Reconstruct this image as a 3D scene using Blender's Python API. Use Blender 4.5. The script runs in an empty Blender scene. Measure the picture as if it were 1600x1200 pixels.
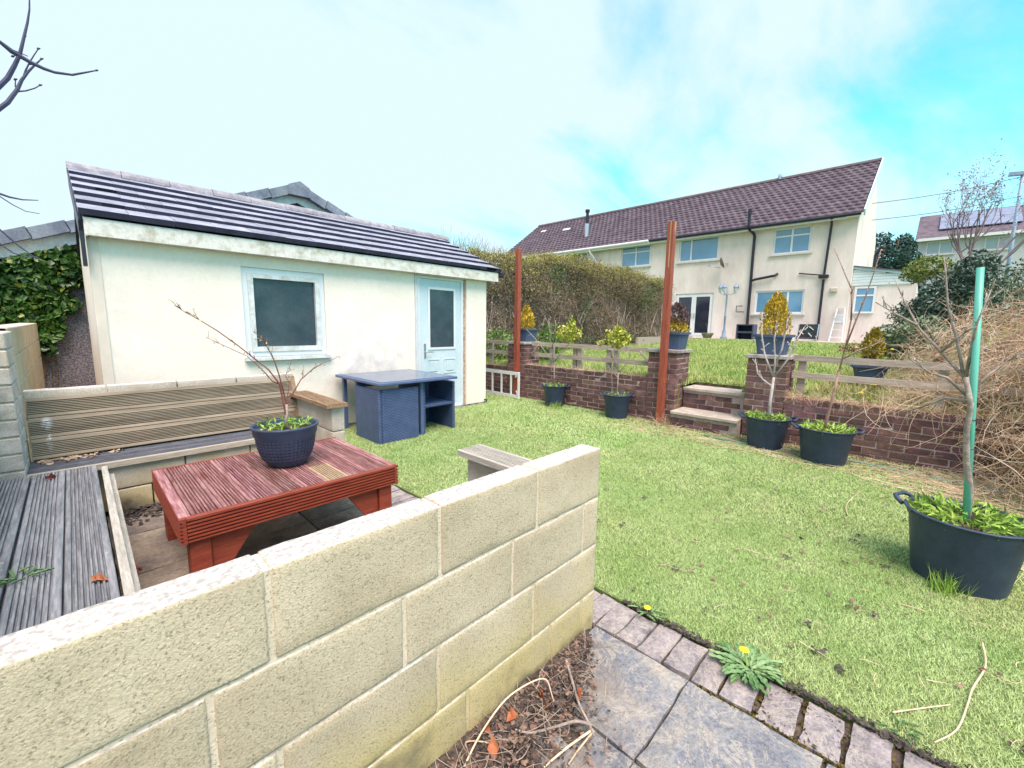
import bpy, math, random
import numpy as np
from mathutils import Vector, Matrix

random.seed(7)
rng = np.random.default_rng(7)
R = math.radians
scene = bpy.context.scene
col = scene.collection

# ------------------------------------------------------------------ camera
H = 1.40
FPX, YAW, PIT, ROL = 660.126, 0.765696, 0.139801, 0.0151454
_f = np.array([math.cos(PIT)*math.cos(YAW), math.cos(PIT)*math.sin(YAW), -math.sin(PIT)])
_r = np.array([math.sin(YAW), -math.cos(YAW), 0.0]); _u = np.cross(_r, _f)
_r2 = math.cos(ROL)*_r + math.sin(ROL)*_u; _u2 = -math.sin(ROL)*_r + math.cos(ROL)*_u
cam = bpy.data.cameras.new('camera'); camo = bpy.data.objects.new('camera', cam); col.objects.link(camo)
cam.sensor_width = 36; cam.lens = FPX/1600*36; cam.clip_end = 3000; cam.clip_start = .02
camo.matrix_world = Matrix(((_r2[0], _u2[0], -_f[0], 0), (_r2[1], _u2[1], -_f[1], 0), (_r2[2], _u2[2], -_f[2], H), (0, 0, 0, 1)))
scene.camera = camo

# ------------------------------------------------------------------ sky, sun, exposure
TO_SUN = Vector((-.25, -.48, 1.0)).normalized()
world = bpy.data.worlds.new('World'); scene.world = world; world.use_nodes = True
wn = world.node_tree.nodes; wl = world.node_tree.links; wn.clear()
def wnode(t, **k):
    n = wn.new(t)
    for a, b in k.items(): setattr(n, a, b)
    return n
sky = wnode('ShaderNodeTexSky', sky_type='NISHITA', sun_disc=False)
sky.sun_elevation = math.asin(TO_SUN.z); sky.sun_rotation = math.atan2(TO_SUN.x, TO_SUN.y)
sky.air_density = 1.0; sky.dust_density = .3; sky.ozone_density = 1.0
tint = wnode('ShaderNodeMix', data_type='RGBA', blend_type='MULTIPLY'); tint.inputs[0].default_value = 1
tint.inputs[7].default_value = (.52, 1.34, 1.18, 1)
wl.new(sky.outputs[0], tint.inputs[6])
bg_sky = wnode('ShaderNodeBackground'); bg_sky.inputs[1].default_value = .068
wl.new(tint.outputs[2], bg_sky.inputs[0])
bg_cl = wnode('ShaderNodeBackground'); bg_cl.inputs[0].default_value = (.185, .229, .258, 1); bg_cl.inputs[1].default_value = 1
tc = wnode('ShaderNodeTexCoord')
sep = wnode('ShaderNodeSeparateXYZ'); wl.new(tc.outputs['Generated'], sep.inputs[0])
zz = wnode('ShaderNodeMath', operation='ADD'); zz.inputs[1].default_value = .22; wl.new(sep.outputs[2], zz.inputs[0])
zm = wnode('ShaderNodeMath', operation='MAXIMUM'); zm.inputs[1].default_value = .05; wl.new(zz.outputs[0], zm.inputs[0])
dx = wnode('ShaderNodeMath', operation='DIVIDE'); wl.new(sep.outputs[0], dx.inputs[0]); wl.new(zm.outputs[0], dx.inputs[1])
dy = wnode('ShaderNodeMath', operation='DIVIDE'); wl.new(sep.outputs[1], dy.inputs[0]); wl.new(zm.outputs[0], dy.inputs[1])
cmb = wnode('ShaderNodeCombineXYZ'); wl.new(dx.outputs[0], cmb.inputs[0]); wl.new(dy.outputs[0], cmb.inputs[1])
mp = wnode('ShaderNodeMapping'); mp.inputs['Location'].default_value = (1.3, 4.2, 0); mp.inputs['Rotation'].default_value = (0, 0, R(20)); mp.inputs['Scale'].default_value = (.55, 1.15, 1)
wl.new(cmb.outputs[0], mp.inputs[0])
nz = wnode('ShaderNodeTexNoise'); nz.inputs['Scale'].default_value = 1.5; nz.inputs['Detail'].default_value = 9; nz.inputs['Roughness'].default_value = .56; nz.inputs['Distortion'].default_value = .35
wl.new(mp.outputs[0], nz.inputs['Vector'])
# the clear sky lies toward the house side, thicker cloud toward the shed side
g1 = wnode('ShaderNodeMath', operation='MULTIPLY'); g1.inputs[1].default_value = -.165; wl.new(sep.outputs[0], g1.inputs[0])
g2 = wnode('ShaderNodeMath', operation='MULTIPLY_ADD'); g2.inputs[1].default_value = .14; wl.new(sep.outputs[1], g2.inputs[0]); wl.new(g1.outputs[0], g2.inputs[2])
g3 = wnode('ShaderNodeMath', operation='ADD'); wl.new(nz.outputs[0], g3.inputs[0]); wl.new(g2.outputs[0], g3.inputs[1])
rp = wnode('ShaderNodeValToRGB'); rp.color_ramp.elements[0].position = .24; rp.color_ramp.elements[1].position = .50
rp.color_ramp.interpolation = 'EASE'
wl.new(g3.outputs[0], rp.inputs[0])
mixs = wnode('ShaderNodeMixShader'); wl.new(rp.outputs[0], mixs.inputs[0]); wl.new(bg_sky.outputs[0], mixs.inputs[1]); wl.new(bg_cl.outputs[0], mixs.inputs[2])
wo = wnode('ShaderNodeOutputWorld'); wl.new(mixs.outputs[0], wo.inputs[0])

sun = bpy.data.lights.new('sun', 'SUN'); sun.energy = 1.5; sun.angle = R(42); sun.color = (1, .79, .71)
suno = bpy.data.objects.new('sun', sun); col.objects.link(suno)
suno.rotation_euler = TO_SUN.to_track_quat('Z', 'Y').to_euler(); suno.location = (0, 0, 30)
vs = scene.view_settings; vs.view_transform = 'Standard'; vs.look = 'None'; vs.gamma = 1; vs.exposure = 2.12; vs.use_curve_mapping = False
scene.cycles.max_bounces = 6; scene.cycles.diffuse_bounces = 3; scene.cycles.glossy_bounces = 3; scene.cycles.transparent_max_bounces = 4

# ------------------------------------------------------------------ measuring helpers (points of the place from surveyed rays)
_M = np.array([_r2, -_u2, _f])
def _ray(px, py): return _M.T @ np.array([(px-800)/FPX, (py-600)/FPX, 1])
def on_x(px, py, x): v = _ray(px, py); t = x/v[0]; return Vector((x, t*v[1], H+t*v[2]))
def on_y(px, py, y): v = _ray(px, py); t = y/v[1]; return Vector((t*v[0], y, H+t*v[2]))

# ------------------------------------------------------------------ materials
MATS = {}
def mat(name, c1, c2=None, scale=6, rough=.8, bump=0, bscale=80, stretch=(1, 1, 1), rnd=0, metal=0, spec=.4, c3=None, detail=5,
        fine=0, fscale=40, pos=(.35, .65), bdist=.01, extra=None, voro=False, hrnd=0, clearcoat=0):
    if name in MATS: return MATS[name]
    m = bpy.data.materials.new(name); m.use_nodes = True; MATS[name] = m
    N = m.node_tree.nodes; L = m.node_tree.links
    b = N['Principled BSDF']; b.inputs['Roughness'].default_value = rough; b.inputs['Metallic'].default_value = metal
    b.inputs['Specular IOR Level'].default_value = spec
    if clearcoat: b.inputs['Coat Weight'].default_value = clearcoat
    t = N.new('ShaderNodeTexCoord'); oi = N.new('ShaderNodeObjectInfo')
    off = N.new('ShaderNodeVectorMath'); off.operation = 'MULTIPLY_ADD'
    cx = N.new('ShaderNodeCombineXYZ')
    for i in range(3): L.new(oi.outputs['Random'], cx.inputs[i])
    L.new(cx.outputs[0], off.inputs[0]); off.inputs[1].default_value = (37, 53, 71); L.new(t.outputs['Object'], off.inputs[2])
    mpn = N.new('ShaderNodeMapping'); mpn.inputs['Scale'].default_value = stretch; L.new(off.outputs[0], mpn.inputs[0])
    n = N.new('ShaderNodeTexNoise'); n.inputs['Scale'].default_value = scale; n.inputs['Detail'].default_value = detail; n.inputs['Roughness'].default_value = .6
    L.new(mpn.outputs[0], n.inputs['Vector'])
    r = N.new('ShaderNodeValToRGB'); e = r.color_ramp.elements
    e[0].position, e[1].position = pos; e[0].color = (*c1, 1); e[1].color = (*(c2 or c1), 1)
    if c3: k = e.new((pos[0]+pos[1])/2); k.color = (*c3, 1)
    L.new(n.outputs[0], r.inputs[0]); cur = r.outputs[0]
    if fine:
        n3 = N.new('ShaderNodeTexNoise'); n3.inputs['Scale'].default_value = fscale; n3.inputs['Detail'].default_value = 4; n3.inputs['Roughness'].default_value = .7
        L.new(mpn.outputs[0], n3.inputs['Vector'])
        mr = N.new('ShaderNodeMapRange'); mr.inputs[1].default_value = .3; mr.inputs[2].default_value = .7; mr.inputs[3].default_value = 1-fine; mr.inputs[4].default_value = 1+fine
        L.new(n3.outputs[0], mr.inputs[0])
        mx = N.new('ShaderNodeVectorMath'); mx.operation = 'SCALE'; L.new(cur, mx.inputs[0]); L.new(mr.outputs[0], mx.inputs['Scale']); cur = mx.outputs[0]
    if rnd or hrnd:
        hs = N.new('ShaderNodeHueSaturation'); L.new(cur, hs.inputs['Color'])
        mr = N.new('ShaderNodeMapRange'); mr.inputs[3].default_value = 1-rnd; mr.inputs[4].default_value = 1+rnd; L.new(oi.outputs['Random'], mr.inputs[0]); L.new(mr.outputs[0], hs.inputs['Value'])
        if hrnd:
            ml = N.new('ShaderNodeMath'); ml.operation = 'MULTIPLY'; ml.inputs[1].default_value = 7.13; L.new(oi.outputs['Random'], ml.inputs[0])
            fr = N.new('ShaderNodeMath'); fr.operation = 'FRACT'; L.new(ml.outputs[0], fr.inputs[0])
            m2 = N.new('ShaderNodeMapRange'); m2.inputs[3].default_value = .5-hrnd; m2.inputs[4].default_value = .5+hrnd; L.new(fr.outputs[0], m2.inputs[0]); L.new(m2.outputs[0], hs.inputs['Hue'])
        cur = hs.outputs[0]
    if extra: cur = extra(N, L, cur, t, b)
    L.new(cur, b.inputs['Base Color'])
    if bump:
        if voro:
            n2 = N.new('ShaderNodeTexVoronoi'); n2.inputs['Scale'].default_value = bscale
        else:
            n2 = N.new('ShaderNodeTexNoise'); n2.inputs['Scale'].default_value = bscale; n2.inputs['Detail'].default_value = 5; n2.inputs['Roughness'].default_value = .65
        L.new(mpn.outputs[0], n2.inputs['Vector'])
        bp = N.new('ShaderNodeBump'); bp.inputs['Strength'].default_value = bump; bp.inputs['Distance'].default_value = bdist
        L.new(n2.outputs[0], bp.inputs['Height']); L.new(bp.outputs[0], b.inputs['Normal'])
    return m
def mixc(N, L, fac, a, bcol, mode='MIX'):
    x = N.new('ShaderNodeMix'); x.data_type = 'RGBA'; x.blend_type = mode
    if isinstance(fac, (int, float)): x.inputs[0].default_value = fac
    else: L.new(fac, x.inputs[0])
    L.new(a, x.inputs[6])
    if isinstance(bcol, tuple): x.inputs[7].default_value = (*bcol, 1)
    else: L.new(bcol, x.inputs[7])
    return x.outputs[2]
def stain(centre, radii, colour, amount, nscale=6, thr=(.3, .7)):
    """dirt of its own shape round a point of the wall (world coordinates)"""
    def fn(N, L, cur, t, b):
        g = N.new('ShaderNodeNewGeometry')
        s = N.new('ShaderNodeVectorMath'); s.operation = 'SUBTRACT'; L.new(g.outputs['Position'], s.inputs[0]); s.inputs[1].default_value = centre
        d = N.new('ShaderNodeVectorMath'); d.operation = 'DIVIDE'; L.new(s.outputs[0], d.inputs[0]); d.inputs[1].default_value = radii
        ln = N.new('ShaderNodeVectorMath'); ln.operation = 'LENGTH'; L.new(d.outputs[0], ln.inputs[0])
        mr = N.new('ShaderNodeMapRange'); mr.inputs[1].default_value = .2; mr.inputs[2].default_value = 1; mr.inputs[3].default_value = 1; mr.inputs[4].default_value = 0; L.new(ln.outputs['Value'], mr.inputs[0])
        n = N.new('ShaderNodeTexNoise'); n.inputs['Scale'].default_value = nscale; n.inputs['Detail'].default_value = 7; L.new(g.outputs['Position'], n.inputs['Vector'])
        m2 = N.new('ShaderNodeMapRange'); m2.inputs[1].default_value = thr[0]; m2.inputs[2].default_value = thr[1]; L.new(n.outputs[0], m2.inputs[0])
        mu = N.new('ShaderNodeMath'); mu.operation = 'MULTIPLY'; L.new(mr.outputs[0], mu.inputs[0]); L.new(m2.outputs[0], mu.inputs[1])
        mv = N.new('ShaderNodeMath'); mv.operation = 'MULTIPLY'; mv.inputs[1].default_value = amount; L.new(mu.outputs[0], mv.inputs[0])
        return mixc(N, L, mv.outputs[0], cur, colour)
    return fn
def chain(*fs):
    def fn(N, L, cur, t, b):
        for f in fs: cur = f(N, L, cur, t, b)
        return cur
    return fn

# ------------------------------------------------------------------ geometry helpers
def org(o):
    p = Vector((0, 0, 0))
    while o: p = p + o.location; o = o.parent
    return p
def link(o, parent=None):
    col.objects.link(o)
    if parent: o.parent = parent
    return o
def tag(o, label, cat, group=None):
    o['label'] = label; o['category'] = cat
    if group: o['group'] = group
    return o
def thing(name, label, cat, loc=(0, 0, 0), group=None):
    o = bpy.data.objects.new(name, None); o.location = loc; o.empty_display_size = .1
    return tag(link(o), label, cat, group)
def struct(o): o['kind'] = 'structure'; return o
def stuff(o): o['kind'] = 'stuff'; return o
def basis(d):
    d = Vector(d).normalized(); a = Vector((0, 0, 1)) if abs(d.z) < .9 else Vector((1, 0, 0))
    u = d.cross(a).normalized(); return u, u.cross(d).normalized()
class MB:
    def __init__(s): s.v = []; s.f = []
    def add(s, vs, fs):
        k = len(s.v); s.v += [tuple(p) for p in vs]; s.f += [tuple(i+k for i in f) for f in fs]; return s
    def box(s, x0, x1, y0, y1, z0, z1, ch=0):
        x0, x1 = min(x0, x1), max(x0, x1); y0, y1 = min(y0, y1), max(y0, y1); z0, z1 = min(z0, z1), max(z0, z1)
        if not ch:
            return s.add([(x0, y0, z0), (x1, y0, z0), (x1, y1, z0), (x0, y1, z0), (x0, y0, z1), (x1, y0, z1), (x1, y1, z1), (x0, y1, z1)],
                         [(3, 2, 1, 0), (4, 5, 6, 7), (0, 1, 5, 4), (1, 2, 6, 5), (2, 3, 7, 6), (3, 0, 4, 7)])
        lo = (x0, y0, z0); hi = (x1, y1, z1); vs = []; idx = {}
        for cx_ in (0, 1):
            for cy_ in (0, 1):
                for cz_ in (0, 1):
                    c = (cx_, cy_, cz_)
                    for a in range(3):
                        p = []
                        for k in range(3):
                            w = (hi if c[k] else lo)[k]
                            p.append(w if k == a else w+(-ch if c[k] else ch))
                        idx[(c, a)] = len(vs); vs.append(p)
        fs = []
        for a in range(3):
            b_, c_ = (a+1) % 3, (a+2) % 3
            for sd in (0, 1):
                q = []
                for (i, j) in ((0, 0), (1, 0), (1, 1), (0, 1)):
                    k = [0, 0, 0]; k[a] = sd; k[b_] = i; k[c_] = j; q.append(idx[(tuple(k), a)])
                fs.append(tuple(q if sd else q[::-1]))
            for i in (0, 1):
                for j in (0, 1):
                    k0 = [0, 0, 0]; k1 = [0, 0, 0]; k0[b_] = k1[b_] = i; k0[c_] = k1[c_] = j; k1[a] = 1
                    q = [idx[(tuple(k0), b_)], idx[(tuple(k1), b_)], idx[(tuple(k1), c_)], idx[(tuple(k0), c_)]]
                    fs.append(tuple(q if (i == j) else q[::-1]))
        for cx_ in (0, 1):
            for cy_ in (0, 1):
                for cz_ in (0, 1):
                    c = (cx_, cy_, cz_); q = [idx[(c, 0)], idx[(c, 1)], idx[(c, 2)]]
                    fs.append(tuple(q if (cx_+cy_+cz_) % 2 else q[::-1]))
        return s.add(vs, fs)
    def obox(s, c, ax, ay, az, hx, hy, hz):
        c, ax, ay, az = Vector(c), Vector(ax).normalized(), Vector(ay).normalized(), Vector(az).normalized()
        m = MB().box(-hx, hx, -hy, hy, -hz, hz); return s.add([c+ax*p[0]+ay*p[1]+az*p[2] for p in m.v], m.f)
    def bar(s, a, b, w, h, up=(0, 0, 1)):
        a, b = Vector(a), Vector(b); d = (b-a).normalized(); u = d.cross(Vector(up))
        if u.length < 1e-4: u = d.cross(Vector((1, 0, 0)))
        u.normalize(); k = u.cross(d); return s.obox((a+b)/2, d, u, k, (b-a).length/2, w/2, h/2)
    def tube(s, pts, rad, n=6, cap=True):
        pts = [Vector(p) for p in pts]; m = len(pts)
        if isinstance(rad, (int, float)): rad = [rad]*m
        k = len(s.v); u = None
        for i in range(m):
            d = pts[min(i+1, m-1)]-pts[max(i-1, 0)]
            if d.length < 1e-7: d = Vector((0, 0, 1))
            d.normalize()
            if u is None: u, w = basis(d)
            else:
                u = (u-d*u.dot(d)); u = u.normalized() if u.length > 1e-5 else basis(d)[0]; w = u.cross(d)
            for j in range(n):
                a = 2*math.pi*j/n; s.v.append(tuple(pts[i]+(u*math.cos(a)+w*math.sin(a))*rad[i]))
        for i in range(m-1):
            for j in range(n):
                a = k+i*n+j; b = k+i*n+(j+1) % n; s.f.append((b, a, a+n, b+n))
        if cap and n > 2: s.f.append(tuple(k+j for j in range(n))); s.f.append(tuple(k+(m-1)*n+j for j in range(n-1, -1, -1)))
        return s
    def lathe(s, prof, c=(0, 0, 0), n=24, sx=1, sy=1):
        k = len(s.v); c = Vector(c); m = len(prof)
        for r, z in prof:
            for j in range(n):
                a = 2*math.pi*j/n; s.v.append((c.x+r*math.cos(a)*sx, c.y+r*math.sin(a)*sy, c.z+z))
        for i in range(m-1):
            for j in range(n):
                a = k+i*n+j; b = k+i*n+(j+1) % n; s.f.append((a, b, b+n, a+n))
        return s
    def quad(s, *p): return s.add(p, [tuple(range(len(p)))])
    def prism(s, poly, d):
        """poly: list of 3D points, extruded by vector d"""
        n = len(poly); d = Vector(d); a = [Vector(p) for p in poly]
        return s.add(a+[p+d for p in a], [tuple(range(n))[::-1], tuple(range(n, 2*n))]+[(i, (i+1) % n, (i+1) % n+n, i+n) for i in range(n)])
    def mesh(s, name, m, off=(0, 0, 0), smooth=False):
        me = bpy.data.meshes.new(name); o = Vector(off)
        me.from_pydata([(p[0]-o.x, p[1]-o.y, p[2]-o.z) for p in s.v], [], s.f)
        if smooth: me.polygons.foreach_set('use_smooth', [True]*len(me.polygons))
        if m: me.materials.append(m)
        me.update(); return me
    def build(s, name, m, parent=None, smooth=False, fix=False):
        o = bpy.data.objects.new(name, s.mesh(name, m, org(parent) if parent else (0, 0, 0), smooth))
        if fix:
            import bmesh
            b = bmesh.new(); b.from_mesh(o.data); bmesh.ops.recalc_face_normals(b, faces=b.faces); b.to_mesh(o.data); b.free()
        return link(o, parent)
def top(mb, name, m, label, cat, group=None, **k): return tag(mb.build(name, m, **k), label, cat, group)
def inst(name, me, loc, parent, rot=None):
    o = bpy.data.objects.new(name, me); o.location = Vector(loc)-(org(parent) if parent else Vector((0, 0, 0)))
    if rot: o.rotation_euler = rot
    return link(o, parent)
def npmesh(name, V, F, m, parent=None, smooth=False):
    """V (n,3), F (k,c) numpy"""
    V = np.asarray(V, dtype=np.float32)
    if parent: V = V-np.array(org(parent), dtype=np.float32)
    me = bpy.data.meshes.new(name); k, c = F.shape
    me.vertices.add(len(V)); me.vertices.foreach_set('co', V.ravel())
    me.loops.add(k*c); me.loops.foreach_set('vertex_index', F.astype(np.int32).ravel())
    me.polygons.add(k); me.polygons.foreach_set('loop_start', np.arange(0, k*c, c, dtype=np.int32)); me.polygons.foreach_set('loop_total', np.full(k, c, dtype=np.int32))
    if smooth: me.polygons.foreach_set('use_smooth', np.ones(k, dtype=bool))
    me.materials.append(m); me.update(calc_edges=True); me.validate()
    return link(bpy.data.objects.new(name, me), parent)
def leaf_mesh(name, P, size, m, parent=None, aspect=.55, up=.3, D=None, flat=False):
    """leaf-shaped pairs of faces at points P; D optional main direction"""
    P = np.asarray(P); n = len(P); sz = np.asarray(size)*np.ones(n)*(rng.uniform(.65, 1.25, n))
    d = rng.normal(size=(n, 3)); d[:, 2] += up
    if D is not None: d = d*.55+np.asarray(D)
    d /= np.linalg.norm(d, axis=1)[:, None]+1e-9
    a = rng.normal(size=(n, 3))
    if flat: d[:, 2] *= .3; a = a*.35+np.array([0, 0, 1.])
    s_ = np.cross(d, a); s_ /= np.linalg.norm(s_, axis=1)[:, None]+1e-9
    nn = np.cross(d, s_); L_ = sz[:, None]; W = L_*aspect
    base = P-d*L_*.5; tip = P+d*L_*.5-nn*L_*.08; lt = P+s_*W*.5+nn*W*.18; rt = P-s_*W*.5+nn*W*.18
    V = np.stack([base, rt, tip, lt], 1).reshape(-1, 3)
    i = np.arange(n)*4
    F = np.concatenate([np.stack([i, i+1, i+2], 1), np.stack([i, i+2, i+3], 1)])
    return stuff(npmesh(name, V, F, m, parent)) if parent else npmesh(name, V, F, m)
def blades(name, X, Y, Z, hgt, wid, lean, m, parent=None):
    n = len(X); a = rng.uniform(0, 2*np.pi, n); h = hgt*rng.uniform(.6, 1.25, n); l = lean*h*rng.uniform(.3, 1.6, n); b = a+np.pi/2+rng.normal(0, .4, n)
    w = wid*rng.uniform(.7, 1.3, n)
    p0 = np.stack([X-np.cos(b)*w/2, Y-np.sin(b)*w/2, Z], 1); p1 = np.stack([X+np.cos(b)*w/2, Y+np.sin(b)*w/2, Z], 1)
    p2 = np.stack([X+np.cos(a)*l, Y+np.sin(a)*l, Z+h], 1)
    V = np.stack([p0, p1, p2], 1).reshape(-1, 3); F = np.arange(n*3).reshape(-1, 3)
    return stuff(npmesh(name, V, F, m, parent))
def tubes_np(name, paths, rad, m, parent=None, sides=3):
    """many thin stems at once: paths (n,k,3), rad (n,)"""
    paths = np.asarray(paths); n, k, _ = paths.shape; rad = np.asarray(rad)*np.ones(n)
    d = np.gradient(paths, axis=1); d /= np.linalg.norm(d, axis=2, keepdims=True)+1e-9
    a = np.array([.31, .22, .92]); u = np.cross(d, a); u /= np.linalg.norm(u, axis=2, keepdims=True)+1e-9; w = np.cross(u, d)
    taper = np.linspace(1, .45, k)[None, :, None]
    ring = [paths+(u*math.cos(t)+w*math.sin(t))*(rad[:, None, None]*taper) for t in (2*math.pi*j/sides for j in range(sides))]
    V = np.stack(ring, 2).reshape(-1, 3)
    idx = np.arange(n*k*sides).reshape(n, k, sides); fs = []
    for j in range(sides):
        j2 = (j+1) % sides
        fs.append(np.stack([idx[:, :-1, j2], idx[:, :-1, j], idx[:, 1:, j], idx[:, 1:, j2]], 3-1).reshape(-1, 4))
    return stuff(npmesh(name, V, np.concatenate(fs), m, parent, True)) if parent else npmesh(name, V, np.concatenate(fs), m, None, True)
def curvy(p0, d0, length, k, bend, droop=0):
    """random curved paths: p0 (n,3), d0 (n,3)"""
    n = len(p0); d = d0/(np.linalg.norm(d0, axis=1, keepdims=True)+1e-9); out = [p0]; p = p0.copy(); st = (np.asarray(length)*np.ones(n)/(k-1))[:, None]
    turn = rng.normal(size=(n, 3))*bend
    for i in range(k-1):
        d = d+turn+rng.normal(size=(n, 3))*bend*.5; d[:, 2] -= droop; d /= np.linalg.norm(d, axis=1, keepdims=True)+1e-9
        p = p+d*st; out.append(p.copy())
    return np.stack(out, 1)
def grow(mb, p, d, length, rad, depth, spread=.6, up=.12, n=(2, 3), tips=None, sides=5, shrink=.68, seg=4):
    pts = [Vector(p)]; d = Vector(d).normalized(); rr = [rad]
    for i in range(seg):
        d = (d+Vector((random.gauss(0, .12), random.gauss(0, .12), random.gauss(up*.5, .08)))).normalized()
        pts.append(pts[-1]+d*length/seg); rr.append(rad*(1-.45*(i+1)/seg))
    mb.tube(pts, rr, sides)
    if tips is not None: tips += [tuple(q) for q in pts[2:]]
    if depth > 0:
        for j in range(random.randint(*n)):
            t = random.uniform(.45, 1); i = min(seg-1, int(t*seg)); q = pts[i].lerp(pts[i+1], t*seg-i)
            e = (d+Vector((random.gauss(0, spread), random.gauss(0, spread), random.gauss(up, spread*.6)))).normalized()
            grow(mb, q, e, length*random.uniform(.5, .85)*shrink/.68, rr[i]*.65, depth-1, spread, up, n, tips, max(3, sides-1), shrink, seg)

# ------------------------------------------------------------------ material list
def pits(N, L, cur, t, b):
    n = N.new('ShaderNodeTexNoise'); n.inputs['Scale'].default_value = 185; n.inputs['Detail'].default_value = 2; n.inputs['Roughness'].default_value = .6
    g = N.new('ShaderNodeNewGeometry'); L.new(g.outputs['Position'], n.inputs['Vector'])
    m = N.new('ShaderNodeMapRange'); m.inputs[1].default_value = .43; m.inputs[2].default_value = .33; m.inputs[3].default_value = 0; m.inputs[4].default_value = .75; L.new(n.outputs[0], m.inputs[0])
    cur = mixc(N, L, m.outputs[0], cur, (.22, .19, .13))
    # paler speckled grey on upward faces
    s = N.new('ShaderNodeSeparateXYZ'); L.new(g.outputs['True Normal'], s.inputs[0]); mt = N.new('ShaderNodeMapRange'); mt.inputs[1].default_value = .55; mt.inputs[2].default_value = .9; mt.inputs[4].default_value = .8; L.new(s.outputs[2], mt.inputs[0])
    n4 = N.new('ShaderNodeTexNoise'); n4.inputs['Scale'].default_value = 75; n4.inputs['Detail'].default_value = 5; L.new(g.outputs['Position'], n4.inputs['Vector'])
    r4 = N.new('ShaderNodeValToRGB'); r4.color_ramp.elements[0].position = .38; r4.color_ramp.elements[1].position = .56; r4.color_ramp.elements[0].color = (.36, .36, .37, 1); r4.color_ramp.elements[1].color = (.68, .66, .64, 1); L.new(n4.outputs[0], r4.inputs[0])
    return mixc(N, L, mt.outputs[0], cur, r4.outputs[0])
def algae(N, L, cur, t, b):
    g = N.new('ShaderNodeNewGeometry'); s = N.new('ShaderNodeSeparateXYZ'); L.new(g.outputs['Position'], s.inputs[0])
    n = N.new('ShaderNodeTexNoise'); n.inputs['Scale'].default_value = 3.2; n.inputs['Detail'].default_value = 6; L.new(g.outputs['Position'], n.inputs['Vector'])
    a = N.new('ShaderNodeMath'); a.operation = 'MULTIPLY_ADD'; a.inputs[1].default_value = .75; L.new(n.outputs[0], a.inputs[0])
    inv = N.new('ShaderNodeMath'); inv.operation = 'MULTIPLY'; inv.inputs[1].default_value = -1; L.new(s.outputs[2], inv.inputs[0]); L.new(inv.outputs[0], a.inputs[2])
    m = N.new('ShaderNodeMapRange'); m.inputs[1].default_value = .0; m.inputs[2].default_value = .32; L.new(a.outputs[0], m.inputs[0])
    cur = mixc(N, L, m.outputs[0], cur, mixc(N, L, .62, cur, (.50, .41, .12)))
    m2 = N.new('ShaderNodeMapRange'); m2.inputs[1].default_value = .29; m2.inputs[2].default_value = .42; L.new(a.outputs[0], m2.inputs[0])
    cur = mixc(N, L, m2.outputs[0], cur, (.10, .09, .07))
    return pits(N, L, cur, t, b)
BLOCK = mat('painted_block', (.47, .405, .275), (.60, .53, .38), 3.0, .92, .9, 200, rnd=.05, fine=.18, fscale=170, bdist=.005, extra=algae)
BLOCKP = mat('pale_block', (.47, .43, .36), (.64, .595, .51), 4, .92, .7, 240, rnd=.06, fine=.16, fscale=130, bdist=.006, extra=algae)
BLOCKG = mat('grey_dirty_block', (.40, .375, .34), (.68, .64, .58), 9, .92, .7, 200, rnd=.08, fine=.2, fscale=110, bdist=.006)
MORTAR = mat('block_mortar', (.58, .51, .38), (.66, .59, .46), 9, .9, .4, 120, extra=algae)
def droppings(N, L, cur, t, b):
    g = N.new('ShaderNodeNewGeometry'); n = N.new('ShaderNodeTexNoise'); n.inputs['Scale'].default_value = 22; n.inputs['Detail'].default_value = 6; n.inputs['Roughness'].default_value = .75; L.new(g.outputs['Position'], n.inputs['Vector'])
    m = N.new('ShaderNodeMapRange'); m.inputs[1].default_value = .60; m.inputs[2].default_value = .68; m.inputs[4].default_value = .55; L.new(n.outputs[0], m.inputs[0])
    return mixc(N, L, m.outputs[0], cur, (.55, .56, .56))
GREYDECK_Y = mat('grey_deck_boards_y', (.15, .165, .19), (.34, .355, .38), 5, .75, .25, 30, (10, .8, 10), rnd=.12, fine=.25, fscale=16, extra=droppings)
GREYDECK_X = mat('grey_deck_boards_x', (.07, .078, .10), (.16, .17, .20), 5, .7, .5, 30, (1.2, 14, 14), rnd=.10, fine=.3, fscale=16)
PALEDECK_X = mat('weathered_timber_x', (.36, .33, .26), (.52, .48, .40), 5, .8, .4, 30, (1.2, 14, 14), rnd=.08, fine=.2, fscale=16)
PALEDECK_Y = mat('weathered_timber_y', (.36, .35, .31), (.55, .53, .47), 5, .8, .4, 30, (14, 1.2, 14), rnd=.08, fine=.2, fscale=16)
BACKREST = mat('backrest_timber', (.22, .185, .135), (.36, .305, .225), 3, .8, .2, 30, (.6, 8, 8), rnd=.08, fine=.15, fscale=10, extra=chain(stain(tuple(on_y(73, 662, 4.46)), (.035, .12, .055), (.75, .76, .78), 1, 45, (.42, .5)), stain(tuple(on_y(78, 690, 4.44)), (.02, .12, .08), (.7, .72, .74), .9, 60, (.46, .54))))
BROWN_Y = mat('brown_timber_y', (.22, .14, .08), (.38, .27, .17), 5, .75, .4, 30, (14, 1.2, 14), rnd=.06, fine=.2, fscale=16)
RED_TOP = mat('weathered_red_stain', (.17, .055, .052), (.36, .21, .21), 4.5, .6, .25, 30, (12, 1.0, 12), rnd=.26, fine=.3, fscale=14, hrnd=.012)
RED_TOPX = mat('weathered_red_trim', (.18, .06, .055), (.36, .21, .20), 4.5, .6, .4, 30, (1.5, 16, 16), rnd=.08, fine=.25, fscale=14)
BARE_TOP = mat('bare_board', (.34, .24, .15), (.48, .38, .27), 4.5, .65, .4, 30, (16, 1.5, 16), fine=.25, fscale=14)
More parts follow.
